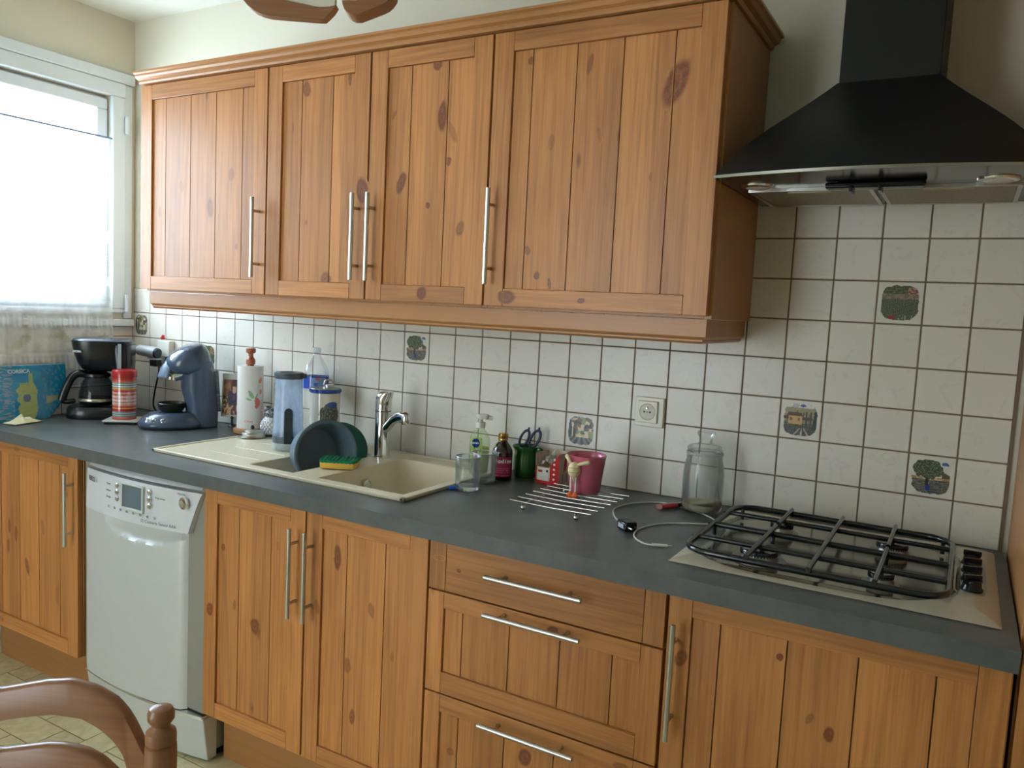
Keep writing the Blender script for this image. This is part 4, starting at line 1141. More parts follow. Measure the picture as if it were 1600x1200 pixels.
# --- drip coffee maker
cx, cy = .045, -2.30*U
cm = thing('coffee_maker', 'black drip coffee maker with glass jug in the corner beside the window', 'coffee maker', (cx, cy, ZW), R(46))
mb = MB().loft([ellipse(-.01, 0, 0, .115, .088, 36, 3), ellipse(-.01, 0, .006, .118, .09, 36, 3), ellipse(-.01, 0, .038, .116, .088, 36, 3), ellipse(-.01, 0, .046, .11, .083, 36, 3)])
mb.build('base', BLACKPL, cm, smooth=50)
mb = MB().loft([ellipse(.078, 0, .04, .030, .078, 32, 3.5), ellipse(.078, 0, .18, .030, .078, 32, 3.5), ellipse(.07, 0, .29, .040, .080, 32, 3.5)])
mb.build('water_tank', BLACKPL, cm, smooth=50)
rings = []
for z, xl, hy in ((.186, -.062, .050), (.192, -.074, .060), (.215, -.088, .072), (.25, -.100, .08), (.285, -.107, .084), (.303, -.109, .085)):
    xr = .108; rings.append(ellipse((xl+xr)/2, 0, z, (xr-xl)/2, hy, 40, 3))
o = MB().loft(rings).build('filter_housing', BLACKPL, cm, smooth=50)
MB().loft([ellipse(.0, 0, .303, .107, .083, 40, 3), ellipse(.0, 0, .309, .102, .078, 40, 3), ellipse(.0, 0, .311, .09, .06, 40, 3)]).build('lid', mat('lid_dark_grey', (58, 66, 84), .2), cm, smooth=50)
text('AROMA', .011, mat('silver_print', (206, 214, 218), .4), o, (-.078, -.0745, .262), rot=(R(90), 0, R(-30)), bold=.0004, ext=.0008)
MB().box(.066, .078, -.0850, -.0795, .185, .295).build('water_gauge', mat('gauge_clear', (150, 164, 172), .3), cm, bevel=.001)
# jug
j = MB().lathe([(.05, .0), (.062, .004), (.067, .02), (.065, .045), (.056, .085), (.043, .105), (.044, .112)], 40, (-.022, -.004, .05), cap=False).build('jug', mk_thin('smoked_jug_glass', (.34, .38, .42), .10, .03, (.2, .2, .2)), cm, smooth=60)
MB().lathe([(0, .001), (.058, .001), (.061, .018), (0, .018)], 32, (-.022, -.004, .051)).build('coffee', mat('dark_coffee', (22, 14, 10), .1), j, smooth=50)
MB().lathe([(.0665, .016), (.0675, .018), (.0675, .026), (.066, .028)], 40, (-.022, -.004, .05), cap=False).build('jug_band', mat('jug_steel_band', (206, 198, 176), .2, .8), j, smooth=50)
MB().lathe([(.044, .108), (.050, .112), (.050, .122), (.03, .132), (0, .134)], 32, (-.022, -.004, .05)).build('jug_lid', BLACKPL, j, smooth=50)
mb = MB().tube(smoothpath([(-.055, -.012, .168), (-.085, -.02, .172), (-.108, -.026, .155), (-.128, -.031, .110), (-.140, -.035, .068)], 6), .017, 12, flat=.9)
mb.tube(smoothpath([(-.140, -.035, .068), (-.125, -.031, .062), (-.095, -.022, .066)], 4), [.012]*8+[.009], 12, flat=.8)
mb.build('jug_handle', BLACKPL, j, smooth=60)

# --- tile coaster and striped tin
co = thing('trivet_tile', 'white tile trivet on a black foot beneath the striped tin', 'trivet', (.216, -2.56*U, ZW), R(40))
MB().box(-.056, .056, -.056, .056, 0, .009).build('foot', BLACKMAT, co, bevel=.003)
MB().box(-.062, .062, -.062, .062, .009, .015).build('tile_top', mat('grey_white_tile', (196, 198, 190), .3), co, bevel=.002)
stripes = [(0, (176, 66, 44)), (.03, (196, 110, 78)), (.06, (120, 140, 142)), (.09, (172, 184, 180)), (.11, (110, 126, 130)), (.135, (182, 190, 184)), (.155, (120, 136, 138)), (.18, (172, 40, 38)), (.235, (206, 150, 64)), (.265, (186, 74, 60)), (.30, (206, 128, 110)), (.34, (200, 170, 164)), (.37, (190, 100, 84)),
           (.40, (212, 190, 184)), (.44, (196, 120, 104)), (.48, (210, 180, 172)), (.52, (190, 90, 76)), (.56, (204, 160, 150)), (.60, (176, 56, 48)), (.64, (196, 104, 84)), (.665, (212, 168, 80)), (.69, (120, 136, 136)), (.71, (190, 196, 186)), (.735, (112, 128, 130)), (.76, (182, 192, 186)), (.785, (110, 124, 128)), (.81, (198, 110, 70)), (.84, (186, 70, 46)), (.87, (170, 44, 40))]
def tincol(u, v):
    c = stripes[0][1]
    for t, k in stripes:
        if v >= t: c = k
    if .3 < v < .62 and ((u*8) % 1-.5)**2*6+((v-.46)*4.4)**2 < .5: c = tuple(min(255, int(q*.6+215*.4)) for q in c)
    return lin(c)
tn = thing('striped_tin', 'tall red and grey striped tin standing on the tile trivet', 'tin', (.216, -2.56*U, ZW+.0152), R(55))
mb = MB().grid(lambda u, v: (.042*math.cos(2*PI*u), .042*math.sin(2*PI*u), .175*v), 48, 110, tincol)
mb.build('can_body', PRINTGLOSS, tn, smooth=50)
MB().lathe([(.0425, .160), (.0435, .161), (.0435, .184), (.041, .187), (.039, .1855), (0, .1855)], 40, cap=False).build('lid', mat('red_tin_lid', (170, 42, 42), .25, .2), tn, smooth=40)

# --- pod coffee machine
sx, sy = 4.10*U, -2.03*U
se = thing('pod_coffee_machine', 'blue grey pod coffee machine with a round drip base in front of the tiles', 'coffee machine', (sx, sy, ZW), R(60))
mb = MB().loft([ellipse(0, 0, .004, .108, .085, 44, 2.2), ellipse(0, 0, .012, .117, .094, 44, 2.2), ellipse(0, 0, .02, .117, .094, 44, 2.2), ellipse(.002, 0, .04, .104, .083, 44, 2.2), ellipse(.006, 0, .055, .086, .068, 44, 2.2), ellipse(.01, 0, .061, .066, .052, 44, 2.2)])
bs = mb.build('base', BLUEDK, se, smooth=60)
MB().loft([ellipse(0, 0, 0, .112, .088, 44, 2.2), ellipse(0, 0, .010, .114, .09, 44, 2.2)]).build('foot_ring', BLACKMAT, bs)
def col(z, x0, x1, hy, p=2.4): return ellipse((x0+x1)/2, 0, z, (x1-x0)/2, hy, 44, p)
mb = MB().loft([col(.006, .050, .162, .062), col(.05, .050, .163, .064), col(.10, .042, .160, .066), col(.15, .030, .155, .068), col(.20, .030, .150, .070), col(.235, .020, .144, .074), col(.252, .016, .138, .076)])
mb.build('column', BLUEDK, se, smooth=60)
# head: tilted egg on top of the column
mb = MB(); rings = []
for k in range(15):
    t = k/14; a_ = PI*t
    rings.append((t, a_))
rs = []
for z, x0, x1, hy in ((.205, .002, .110, .060), (.214, -.014, .150, .070), (.224, -.024, .160, .0765), (.24, -.026, .158, .079), (.258, -.020, .152, .079), (.275, -.008, .146, .076), (.29, .010, .138, .070), (.303, .030, .128, .060), (.313, .052, .116, .045), (.319, .07, .104, .026)):
    rs.append(col(z, x0, x0+(x1-x0)*.90, hy, 2.1))
hdm = MB().loft(rs).build('head', BLUEDK, se, smooth=70)
mb = MB().grid(lambda u, v: (-.050+.062*v-.010*math.sin(PI*v)+.030*(2*u-1)**2*(1-.3*v), (u-.5)*.082*(1-.1*v), .188+.098*v), 14, 16)
mb.build('lid_lever', BLUEDK2, hdm, smooth=60, solid=.006)
mb = MB().tube([(-.002, -.006, .178), (.0, -.003, .196)], [.017, .022], 18); mb.tube([(.0, -.004, .194), (.03, 0, .205)], [.024, .026], 18)
mb.build('coffee_spout', CHROME, se, smooth=50)
text('SENSEO', .009, mat('pale_blue_print', (180, 200, 220), .4), hdm, (.03, -.0635, .297), rot=(R(50), 0, R(-8)), bold=.0003, ext=.0012)
mb = MB().lathe([(0, .060), (.036, .060), (.046, .072), (.051, .092), (.049, .094), (.043, .075), (.034, .066), (0, .065)], 36, (-.002, 0, 0))
mb.build('drip_bowl', mat('dark_olive_metal', (40, 42, 36), .3, .5), se, smooth=50)
for k, (bx, by) in enumerate(((-.092, -.046), (-.07, -.064), (-.040, -.078))):
    mb = MB(); mb.M = Matrix.Translation(Vector((bx*1.0, by*1.0, .035))) @ Matrix.Rotation(math.atan2(by*1.6, bx), 4, 'Z') @ Matrix.Rotation(R(62), 4, 'Y')
    mb.lathe([(.009, -.003), (.009, .002), (.0065, .003), (.005, .001), (0, .001)], 20); mb.build('button', CHROME, bs, smooth=40)
mb = MB().loft([ellipse(.156, .012, .06, .018, .045, 28, 3), ellipse(.148, .012, .215, .014, .045, 28, 3)]); mb.build('water_tank', mk_thin('smoky_tank_plastic', (.45, .5, .52), .35, .1, (.3, .33, .34)), se, smooth=50)

# --- wall socket block with a plug, and the grey handheld tool hung beside it
sb = thing('socket_block', 'white wall socket block behind the pod machine with a black plug in it', 'socket', (1.3*U, -.02*U, ZW+2.75*U))
MB().box(-.045, .030, -.030, -.0035, -.045, .022).build('socket_case', WHITEPL, sb, bevel=.004)
MB().tube([(-.012, -.028, .026), (-.012, -.028, .032), (-.008, -.028, .044)], [.007, .009, .005], 10).build('red_switch', mat('red_plastic', (206, 50, 66), .4), sb, smooth=60)
mb = MB().box(-.055, -.015, -.058, -.028, -.085, -.058)
pl = mb.build('plug', BLACKPL, sb, bevel=.004)
pts = smoothpath([(-.02, -.045, -.075), (-.004, -.05, -.09), (-.012, -.05, -.13), (-.03, -.05, -.19), (-.038, -.05, -.245), (-.01, -.052, -.272), (.05, -.07, -.281)], 8)
MB().tube(pts, .0035, 8).build('power_cord', RUBBERCORD, pl, smooth=60)
tl_ = thing('handheld_tool', 'grey cylindrical gadget with a dark end hung on the tiles above the tin', 'gadget', (.86*U, -.73*U, ZW+2.51*U), R(10))
MB().tube([(-.046, 0, .004), (-.04, 0, .004), (.04, 0, -.002), (.046, 0, -.003)], [.018, .022, .023, .022], 24).build('tube_body', mat('pale_grey_plastic', (186, 192, 196), .35), tl_, smooth=40)
MB().tube([(.044, 0, -.003), (.056, 0, -.004)], [.0215, .019], 24).build('end_cap', mat('dark_cap', (34, 40, 48), .2), tl_, smooth=40)
MB().tube([(-.075, 0, .002), (-.068, 0, .002), (-.046, 0, .003)], [.010, .011, .012], 18).build('nozzle', mat('plum_plastic', (58, 34, 52), .4), tl_, smooth=40)
MB().box(-.015, .015, .010, .062, -.03, -.005).build('wall_clip', mat('pale_grey_plastic', (186, 192, 196)), tl_, bevel=.003)

# --- photograph cards on little clip stands
def cardcol(u, v):
    if v > .86: return lin((206, 208, 200))
    if u < .06 or u > .95 or v < .05: return lin((196, 188, 176))
    if (u-.55)**2*1.3+((v-.66)*.95)**2 < .012: return lin((210, 176, 150)) if v < .70 else lin((84, 50, 48))
    if (u-.55)**2+((v-.71)*.9)**2 < .022: return lin((82, 48, 46))
    if .28 < v < .58 and abs(u-.52) < .24-.2*(v-.45)**2: return lin((62, 48, 84)) if (u-.54)**2+(v-.44)**2 > .003 else lin((110, 74, 110))
    if v < .34 and nz(u, v, 9, 2) > .12: return lin((216, 170, 130))
    if u < .4 and v < .5 and nz(u, v, 16, 4) > .15: return lin((216, 186, 96))
    return lin((96, 48, 66)) if v < .5 else (lin((176, 120, 88)) if nz(u, v, 8) > 0 else lin((138, 84, 62)))
def card(x, y, w, h, rz, label, z0=.038):
    t = thing('photo_card', label, 'photograph', (x, y, ZW), rz, 'photo cards on clip stands')
    MB().grid(lambda u, v: ((u-.5)*w, .02*v, z0+h*v), 30, 44, cardcol).build('print', PRINTGLOSS, t, solid=.0008, smooth=0)
    mb = MB().lathe([(0, 0), (.014, 0), (.013, .004), (.004, .008), (.003, .03), (.006, .034), (.004, .04), (0, .042)], 16)
    mb.build('clip_stand', mat('dark_pewter', (70, 70, 74), .3, .8), t, smooth=50)
card(5.38*U, -.42*U, .085, .165, R(32), 'photo card of a child in a purple top, left of the paper towel')
card(7.66*U, -.17*U, .07, .15, R(30), 'photo card mostly hidden behind the hen and the water jug')

# --- kitchen roll on a wooden stand
kx, ky = 6.82*U, -.86*U
kt = thing('kitchen_roll_stand', 'wooden kitchen roll stand with a turned finial beside the sink drainer', 'roll stand', (kx, ky, ZW), facing(kx, ky))
MB().lathe([(0, 0), (.054, 0), (.058, .004), (.058, .016), (.054, .02), (0, .02)], 40).build('base', mat('turned_pale_wood', (176, 128, 84), .5, var=.15, scale=40), kt, smooth=40)
MB().lathe([(.012, .02), (.012, .254), (.0165, .256), (.0165, .272), (.012, .277), (.008, .284), (.009, .294), (.0165, .298), (.0175, .301), (.0175, .311), (.015, .314), (0, .314)], 28, wc=lambda p: (p.x+3, p.y+1, p.z)).build('post', BEECH, kt, smooth=35)
def rollcol(u, v):
    # print appears on the side turned to the room; u runs round the roll
    a_ = (u-.75)*2*PI*.05; z = v*.245
    def el(cx, cz, rx, rz, an=0):
        dx, dz = a_-cx, z-cz; X = dx*math.cos(an)+dz*math.sin(an); Z = -dx*math.sin(an)+dz*math.cos(an)
        return (X/rx)**2+(Z/rz)**2 < 1
    if el(.030, .105, .012, .018, .4) or el(.026, .088, .007, .009): return lin((226, 128, 116))
    if el(.043, .19, .008, .012, -.4) or el(.045, .145, .007, .01): return lin((230, 146, 124))
    if el(.004, .135, .008, .018, .5) or el(-.006, .117, .014, .004, -.4) or el(.025, .128, .004, .012, -.4): return lin((146, 186, 146))
    return lin((228, 226, 220))
rl = thing('kitchen_roll', 'white kitchen roll with a pale floral print on the wooden stand', 'kitchen roll', (kx, ky, ZW+.0205), facing(kx, ky))
MB().grid(lambda u, v: (.046*math.cos(2*PI*u), .046*math.sin(2*PI*u), .229*v), 120, 90, rollcol).build('paper', PRINTMATT, rl, smooth=60)
MB().lathe([(.046, 0), (.018, 0), (.018, .229), (.046, .229)], 40, cap=False).build('core', mat('paper_core', (224, 222, 214), .9), rl, smooth=30)
text('Okay', .012, mat('pink_print', (224, 110, 130), .7), rl, (-.004, -.0466, .028), xs=1.15)

# --- guinea hen figurine, small metal lid, black spoon
hn = thing('hen_figurine', 'white and speckled grey ceramic hen between kitchen roll and water jug', 'figurine', (8.05*U, -.98*U, ZW+ztop+.0035), R(40))
mb = MB().lathe([(0, 0), (.026, 0), (.033, .012), (.035, .03), (.032, .05), (.024, .062), (0, .068)], 32)
for k in range(7):
    for q in range(18):
        a_ = 2*PI*(q+.5*(k % 2))/18; z = .008+.0075*k; r_ = [.030, .034, .036, .036, .034, .031, .026][k]
        mb.ball((r_*math.cos(a_), r_*math.sin(a_), z), .0055, 6, 4)
mb.build('body', mat('white_glazed_ceramic', (222, 222, 224), .3), hn, smooth=60)
mb = MB().ball((.014, 0, .076), .03, 18, 12, (1.35, 1, .72)); mb.ball((-.014, 0, .09), .014, 14, 10); mb.tube([(.03, 0, .08), (.05, 0, .098), (.058, 0, .11)], [.018, .012, .006], 12)
def mk_speck():
    m, nt, b = base_mat('speckled_grey_glaze'); N = nt.nodes.new; L = nt.links.new
    tc = N('ShaderNodeTexCoord'); v = N('ShaderNodeTexVoronoi'); v.inputs['Scale'].default_value = 230; L(tc.outputs['Object'], v.inputs['Vector'])
    cr = N('ShaderNodeValToRGB'); cr.color_ramp.elements[0].position = .2; cr.color_ramp.elements[1].position = .5; cr.color_ramp.elements[0].color = rgba(lin((190, 196, 198))); cr.color_ramp.elements[1].color = rgba(lin((44, 50, 56))); L(v.outputs['Distance'], cr.inputs[0]); L(cr.outputs[0], b.inputs['Base Color']); b.inputs['Roughness'].default_value = .3
    return m
mb.build('feathered_back', mk_speck(), hn, smooth=60)
MB().tube([(-.026, 0, .088), (-.036, 0, .084)], [.004, .001], 8).build('beak', mat('red_beak', (214, 70, 60), .4), hn)
sl = thing('metal_lid', 'small stepped stainless steel lid with black knob on the drainer edge', 'lid', (7.95*U, -1.75*U, ZW+ztop+.003), 0)
MB().lathe([(.046, 0), (.047, .002), (.040, .006), (.038, .012), (.030, .015), (.028, .021), (.018, .025), (.010, .027), (0, .028)], 40).build('lid_body', STEEL, sl, smooth=25)
MB().lathe([(0, .027), (.006, .027), (.007, .033), (.004, .040), (0, .041)], 16).build('knob', BLACKPL, sl, smooth=50)
o = MB().tube(smoothpath([(0, 0, .006), (.03, .012, .009), (.07, .03, .02), (.11, .045, .034)], 6), [.011]*6+[.008]*6+[.007]*7, 12, flat=.5).build('black_spatula', BLACKPL, None, smooth=60)
o.location = (8.45*U, -1.62*U, ZW+ztop+.0035); o.rotation_euler = (0, 0, R(12)); tag(o, 'black plastic utensil lying beside the small steel lid', 'utensil')

# --- tall frosted jug with grey lid
fx, fy = 10.36*U, -2.47*U
fj = thing('storage_canister', 'tall frosted blue canister with grey lid standing on the drainer', 'canister', (fx, fy, ZW+ztop+.0035), facing(fx, fy))
def fr_(z): return .050-.0085*(z/.24)
MB().lathe([(0, 0), (.050, 0), (.051, .004), (.0505, .022)], 40, cap=False).build('clear_foot', mk_thin('milky_plastic', (.9, .96, .98), .5, .1, (.8, .88, .9)), fj, smooth=50)
MB().lathe([(0, .022), (.0505, .022), (.0500, .044)], 40, cap=False).build('grey_band', GREYPL, fj, smooth=50)
MB().lathe([(.0490, .044), (.0425, .235)], 48, cap=False).build('body', TANK, fj, smooth=60)
MB().lathe([(.046, .232), (.0475, .235), (.0475, .249), (.044, .252), (.03, .252), (.028, .249), (0, .249)], 40).build('lid', GREYPL, fj, smooth=40)
MB().box(.015, .056, -.012, .012, .233, .249).build('lid_lip', GREYPL, fj, bevel=.004)
mb = MB(); pts = []
for k in range(9): pts.append((.0135*math.cos(PI*k/8), .125+.0135*math.sin(PI*k/8)))
pts += [(-.0135, .022), (.0135, .022)]
mb.prism(pts, -.056, -.040); mb.M = Matrix.Identity(4); mb.build('grip', mat('dark_slate_plastic', (44, 52, 60), .35), fj, bevel=.002)

# --- water bottle
bx, by = 9.78*U, -.66*U
wb = thing('water_bottle', 'clear plastic water bottle with a blue label against the tiles', 'bottle', (bx, by, ZW+ztop+.0035), facing(bx, by))
prof = [(0, .004), (.03, .0), (.041, .008)]
for k in range(14): prof += [(.042, .015+k*.0115), (.0395, .0205+k*.0115)]
prof += [(.044, .178), (.044, .232), (.043, .245), (.036, .262), (.022, .285), (.0135, .300), (.0128, .312)]
MB().lathe(prof, 48, cap=False).build('bottle', PET, wb, smooth=50)
def wlab(u, v):
    a_ = (u*2*PI+PI/2) % (2*PI)
    d = (u-.75)
    if abs(d-.04) < .085 and .1 < v < .93:
        if nz(u, v, 14, 2) > .2 and v < .5: return lin((80, 110, 180))
        if v > .7 and abs(d-.02) < .03: return lin((206, 120, 140))
        if d > .09 and v < .6: return lin((52, 78, 170))
        return lin((150, 182, 226))
    return lin((34, 76, 176))
MB().grid(lambda u, v: (.0446*math.cos(2*PI*u), .0446*math.sin(2*PI*u), .184+.042*v), 90, 14, wlab).build('label', PRINTGLOSS, wb, smooth=60)
MB().lathe([(0, .308), (.0145, .308), (.0145, .322), (.013, .325), (0, .325)], 24).build('cap', mk_thin('pale_cap', (.95, .97, 1), .5, .1, (.85, .88, .9)), wb, smooth=40)

# --- ceramic canister
qx, qy = 10.72*U, -1.2*U
cc = thing('ceramic_canister', 'cream ceramic canister with blue rim and a painted tree', 'canister', (qx, qy, ZW+ztop+.0035), facing(qx, qy))
def cancol(u, v):
    a_ = (u-.75)*2*PI*.05; z = v*.19
    if z > .181 or z < .006: return lin((48, 70, 140))
    dx, dz = (a_-.018)/.036, (z-.108)/.038
    if (a_-.026)**2/.0004+(z-.143)**2/.00010 < 1: return lin((60, 92, 160))
    if dx*dx+dz*dz < 1+.4*nz(u*3, v, 12):
        q = nz(u*3, v, 26, 3); return lin((70, 76, 82)) if q > .12 else (lin((104, 108, 84)) if q > -.15 else lin((140, 132, 110)))
    if .05 < z < .085 and abs(a_-.018) < .036: return lin((176, 158, 100)) if nz(u*3, v, 12, 5) > 0 else lin((92, 112, 76))
    return lin((222, 216, 196))
MB().grid(lambda u, v: (.0505*math.cos(2*PI*u), .0505*math.sin(2*PI*u), .19*v), 150, 100, cancol).build('pot', PRINTGLOSS, cc, smooth=60)
MB().lathe([(.0525, .182), (.0545, .185), (.0545, .192), (.051, .194)], 44, cap=False).build('blue_rim', mat('cobalt_glaze', (52, 78, 150), .2), cc, smooth=50)
MB().lathe([(.052, .191), (.05, .196), (.02, .197), (0, .197)], 44).build('lid', mat('brushed_grey_lid', (150, 150, 144), .4, .6), cc, smooth=40)
mb = MB().lathe([(0, .196), (.018, .196), (.018, .208), (0, .209)], 24, (.01, -.005, 0)); mb.tube(smoothpath([(-.004, -.005, .208), (.002, -.005, .222), (.018, -.005, .222), (.026, -.005, .208)], 5), .004, 8)
mb.build('clasp', STEEL, cc, smooth=50)

# --- grey tub and green plate standing in the small bowl, sponge in front
tb = thing('washing_up_tub', 'round slate grey plastic tub standing on edge in the small sink bowl', 'tub', (12.35*U, -3.05*U, ZW+.030), R(8))
mb = MB(); mb.M = Matrix.Rotation(R(62), 4, 'Z') @ Matrix.Rotation(R(84), 4, 'X')
mb.lathe([(0, -.052), (.072, -.052), (.083, -.048), (.094, .0), (.104, .030), (.106, .034), (.101, .035), (.093, .030), (.084, .0), (.074, -.042), (0, -.044)], 56)
mb.build('tub', mat('slate_blue_tub', (92, 112, 126), .42, var=.05), tb, smooth=40)
gp = thing('green_plate', 'dark green plate standing behind the grey tub in the small sink bowl', 'plate', (12.22*U, -2.12*U, ZW+.024), R(46))
mb = MB(); mb.M = Matrix.Rotation(R(8), 4, 'Z') @ Matrix.Rotation(R(76), 4, 'X')
mb.lathe([(0, -.006), (.05, -.006), (.058, -.002), (.09, .006), (.091, .009), (.057, .003), (.048, -.001), (0, -.001)], 48)
mb.build('plate', mat('bottle_green_plastic', (24, 98, 84), .35), gp, smooth=40)
sg = thing('sponge', 'yellow sponge with a green scourer on the ledge between the sink bowls', 'sponge', (13.52*U, -3.52*U, ZW+ztop+.0035), R(26))
yel = mat('yellow_sponge_foam', (226, 184, 84), .95, var=.1, scale=200, bump=1.0, bscale=500)
mb = MB()
mb.grid(lambda u, v: (-.052+.104*u, -.034+.068*v, .001), 4, 4); mb = MB()
rings = []
for z, e in ((0, .002), (.004, 0), (.016, 0), (.019, .001)):
    pts = []
    for x, y in rrect(-.052+e, .052-e, -.035+e, .035-e, .006, 3):
        if abs(x) < .03 and y < 0: pass
        pts.append((x, y, z))
    rings.append(pts)
MB().loft(rings).build('foam', yel, sg, smooth=30)
mb = MB().grid(lambda u, v: (-.052+.104*u, -.035+.07*v, .026+.0018*math.sin(u*55+v*3)), 60, 12)
for k in range(1): pass
g_ = mb.build('scourer', mat('green_scourer', (20, 122, 88), .95, bump=1.0, bscale=700, var=.2), sg, smooth=60); md = g_.modifiers.new('s', 'SOLIDIFY'); md.thickness = .008; md.offset = -1

# --- tumblers
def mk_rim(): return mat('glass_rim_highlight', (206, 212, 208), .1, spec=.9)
def tumbler(x, y, r, h, label, m, thick=.0035, wall=.0018, round_=.006):
    t = thing('tumbler', label, 'glass', (x*U, y*U, ZW+.0004), 0, 'clear tumblers by the sink')
    MB().lathe([(0, 0), (r*.88-round_*.2, 0), (r*.92, round_*.5), (r*.94, round_*1.4), (r, h), (r-wall*.5, h+.0008), (r-wall, h), (r*.935-wall, thick+.004), (r*.6, thick), (0, thick)], 44).build('bowl', m, t, smooth=50)
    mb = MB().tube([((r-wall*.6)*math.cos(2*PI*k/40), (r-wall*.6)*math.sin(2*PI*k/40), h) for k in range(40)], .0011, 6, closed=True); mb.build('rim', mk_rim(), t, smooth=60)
    MB().lathe([(0, .0012), (r*.86, .0012), (r*.90, thick*.5+.002), (r*.86, thick+.001), (0, thick*.85)], 40).build('glass_foot', GLASS, t, smooth=50)
    return t
tumbler(17.62, -3.05, .0355, .094, 'clear straight tumbler with a thick base, in front by the sink corner', THINGLASS, .011)
tumbler(17.47, -1.98, .0375, .088, 'thin clear tumbler behind the thick based one', THINGLASS, .004, .0015, .018)
o = MB().tube([(0, 0, .005), (.03, 0, .005), (.034, 0, .005)], [.0055, .0055, .003], 12).build('pen_cap', mat('bright_blue_plastic', (24, 96, 196), .35), None, smooth=50)
o.location = (17.28*U, -3.42*U, ZW+.0006); o.rotation_euler = (0, 0, R(52)); tag(o, 'small bright blue cap lying between the sink corner and the tumbler', 'cap')

# --- hand soap
hx, hy = 16.78*U, -1.15*U
hs_ = thing('soap_dispenser', 'clear pump bottle of green hand soap against the wall tiles', 'soap bottle', (hx, hy, ZW+.0005), facing(hx, hy))
def orr(z, rx, ry=.62, cx=0): return ellipse(cx, 0, z, rx, rx*ry, 36, 2.6)
mb = MB().loft([orr(0, .026), orr(.003, .029), orr(.04, .031), (orr(.09, .0315)), orr(.115, .029), orr(.13, .021), orr(.138, .013), orr(.146, .012, .95)], cap=True)
mb.build('bottle', mk_thin('soap_bottle_plastic', (.93, 1, .88), .15, .05, (.8, .9, .7)), hs_, smooth=60)
mb = MB().loft([orr(.003, .024), orr(.04, .028), orr(.082, .0285), orr(.084, .027)]); mb.build('soap', mk_thin('yellow_green_soap', (.80, .84, .30), .5, .1, (.62, .66, .16)), hs_, smooth=60)
def soapcol(u, v):
    if ((u-.42)/.34)**2+((v-.80)/.17)**2 < 1:
        return lin((30, 52, 140))
    if .14 < u < .72 and .2 < v < .52: return lin((228, 236, 214)) if not (math.sin(v*60) > .75 and .3 < u < .62) else lin((110, 140, 84))
    if nz(u, v, 5, 3) > .25: return lin((84, 150, 60))
    return lin((176, 206, 116))
mb = MB().grid(lambda u, v: (-.026+.034*u, -.0200+.0035*((u-.72)/.72)**2, .03+.085*v), 34, 50, lambda u, v: soapcol(u, v) if (u-.5)**4*10+(v-.5)**4*10 < .75 else None)
lb = mb.build('label', PRINTGLOSS, hs_, smooth=60)
text('NIVEA', .0075, mat('white_print2', (235, 238, 240), .5), lb, (-.0135, -.0215, .098), bold=.0003)
mb = MB().lathe([(.0135, .142), (.0145, .143), (.0145, .160), (.006, .162), (.006, .172)], 24, cap=True)
mb.build('collar', WHITEPL, hs_, smooth=40)
mb = MB().loft([ellipse(.004, 0, .170, .016, .012, 24, 2.6), ellipse(.006, 0, .176, .02, .013, 24, 2.6), ellipse(.006, 0, .184, .018, .012, 24, 2.6)]); mb.tube([(.015, 0, .176), (.036, 0, .172)], [.008, .006], 12)
mb.build('pump_head', WHITEPL, hs_, smooth=50)

# --- brown medicine bottle
mx_, my_ = 17.62*U, -1.24*U
ab = thing('medicine_bottle', 'brown glass medicine bottle with a gold cap and magenta label', 'bottle', (mx_, my_, ZW+.0005), facing(mx_, my_))
MB().lathe([(0, 0), (.028, 0), (.0305, .003), (.0305, .078), (.029, .088), (.022, .102), (.0145, .111), (.0125, .115), (.0125, .122)], 40).build('bottle', mat('brown_bottle_glass_dark', (44, 30, 14), .08, coat=.5), ab, smooth=50)
MB().lathe([(.0142, .117), (.0146, .119), (.0138, .122), (.0146, .124), (.0146, .135), (.013, .137), (0, .137)], 32).build('cap', mat('gold_cap', (206, 168, 84), .25, .9), ab, smooth=30)
mb = MB().grid(lambda u, v: (.0311*math.cos(PI*(.98+.78*u)+.35), .0311*math.sin(PI*(.98+.78*u)+.35), .012+.058*v), 60, 30, lambda u, v: lin((166, 34, 84)) if not (v < .5 and abs((v*11) % 1-.5) < .13 and .25 < u < .85 and nz(u, v, 30) > -.2) else lin((204, 120, 150)))
lb = mb.build('label', PRINTGLOSS, ab, smooth=60)
def ringtext(s, size, r, z, m, parent, a0, step, bold=.0004):
    for k, ch in enumerate(s):
        a_ = a0+step*k
        text(ch, size, m, parent, (r*math.sin(a_), -r*math.cos(a_), z), rot=(R(90), 0, a_), bold=bold)
ringtext('alodine', .0165, .0316, .058, mat('white_print2', (235, 238, 240), .5), lb, -.80, .28, .0004)

# --- green mug with scissors
gx, gy = 17.99*U, -.52*U
gm = thing('green_mug', 'glossy green ceramic mug holding a pair of scissors', 'mug', (gx, gy, ZW+.0005), facing(gx, gy))
GREENGL = mat('green_glaze', (44, 98, 42), .15, var=.12, scale=20, coat=.6)
MB().lathe([(0, 0), (.030, 0), (.034, .004), (.036, .03), (.0355, .06), (.033, .074), (.035, .084), (.041, .093), (.0405, .0955), (.037, .094), (.030, .075), (.032, .03), (.028, .006), (0, .005)], 44).build('cup', GREENGL, gm, smooth=50)
MB().tube(smoothpath([(.030, -.016, .085), (.040, -.022, .089), (.050, -.024, .075), (.046, -.022, .052), (.036, -.016, .036)], 6), .0055, 10, flat=1.5).build('handle', GREENGL, gm, smooth=60)
sc = thing('scissors', 'scissors with blue grey plastic loops standing in the green mug', 'scissors', (gx, gy, ZW+.02), facing(gx, gy)+R(-6))
SCM = mat('blue_grey_rubber', (58, 68, 92), .35, var=.08)
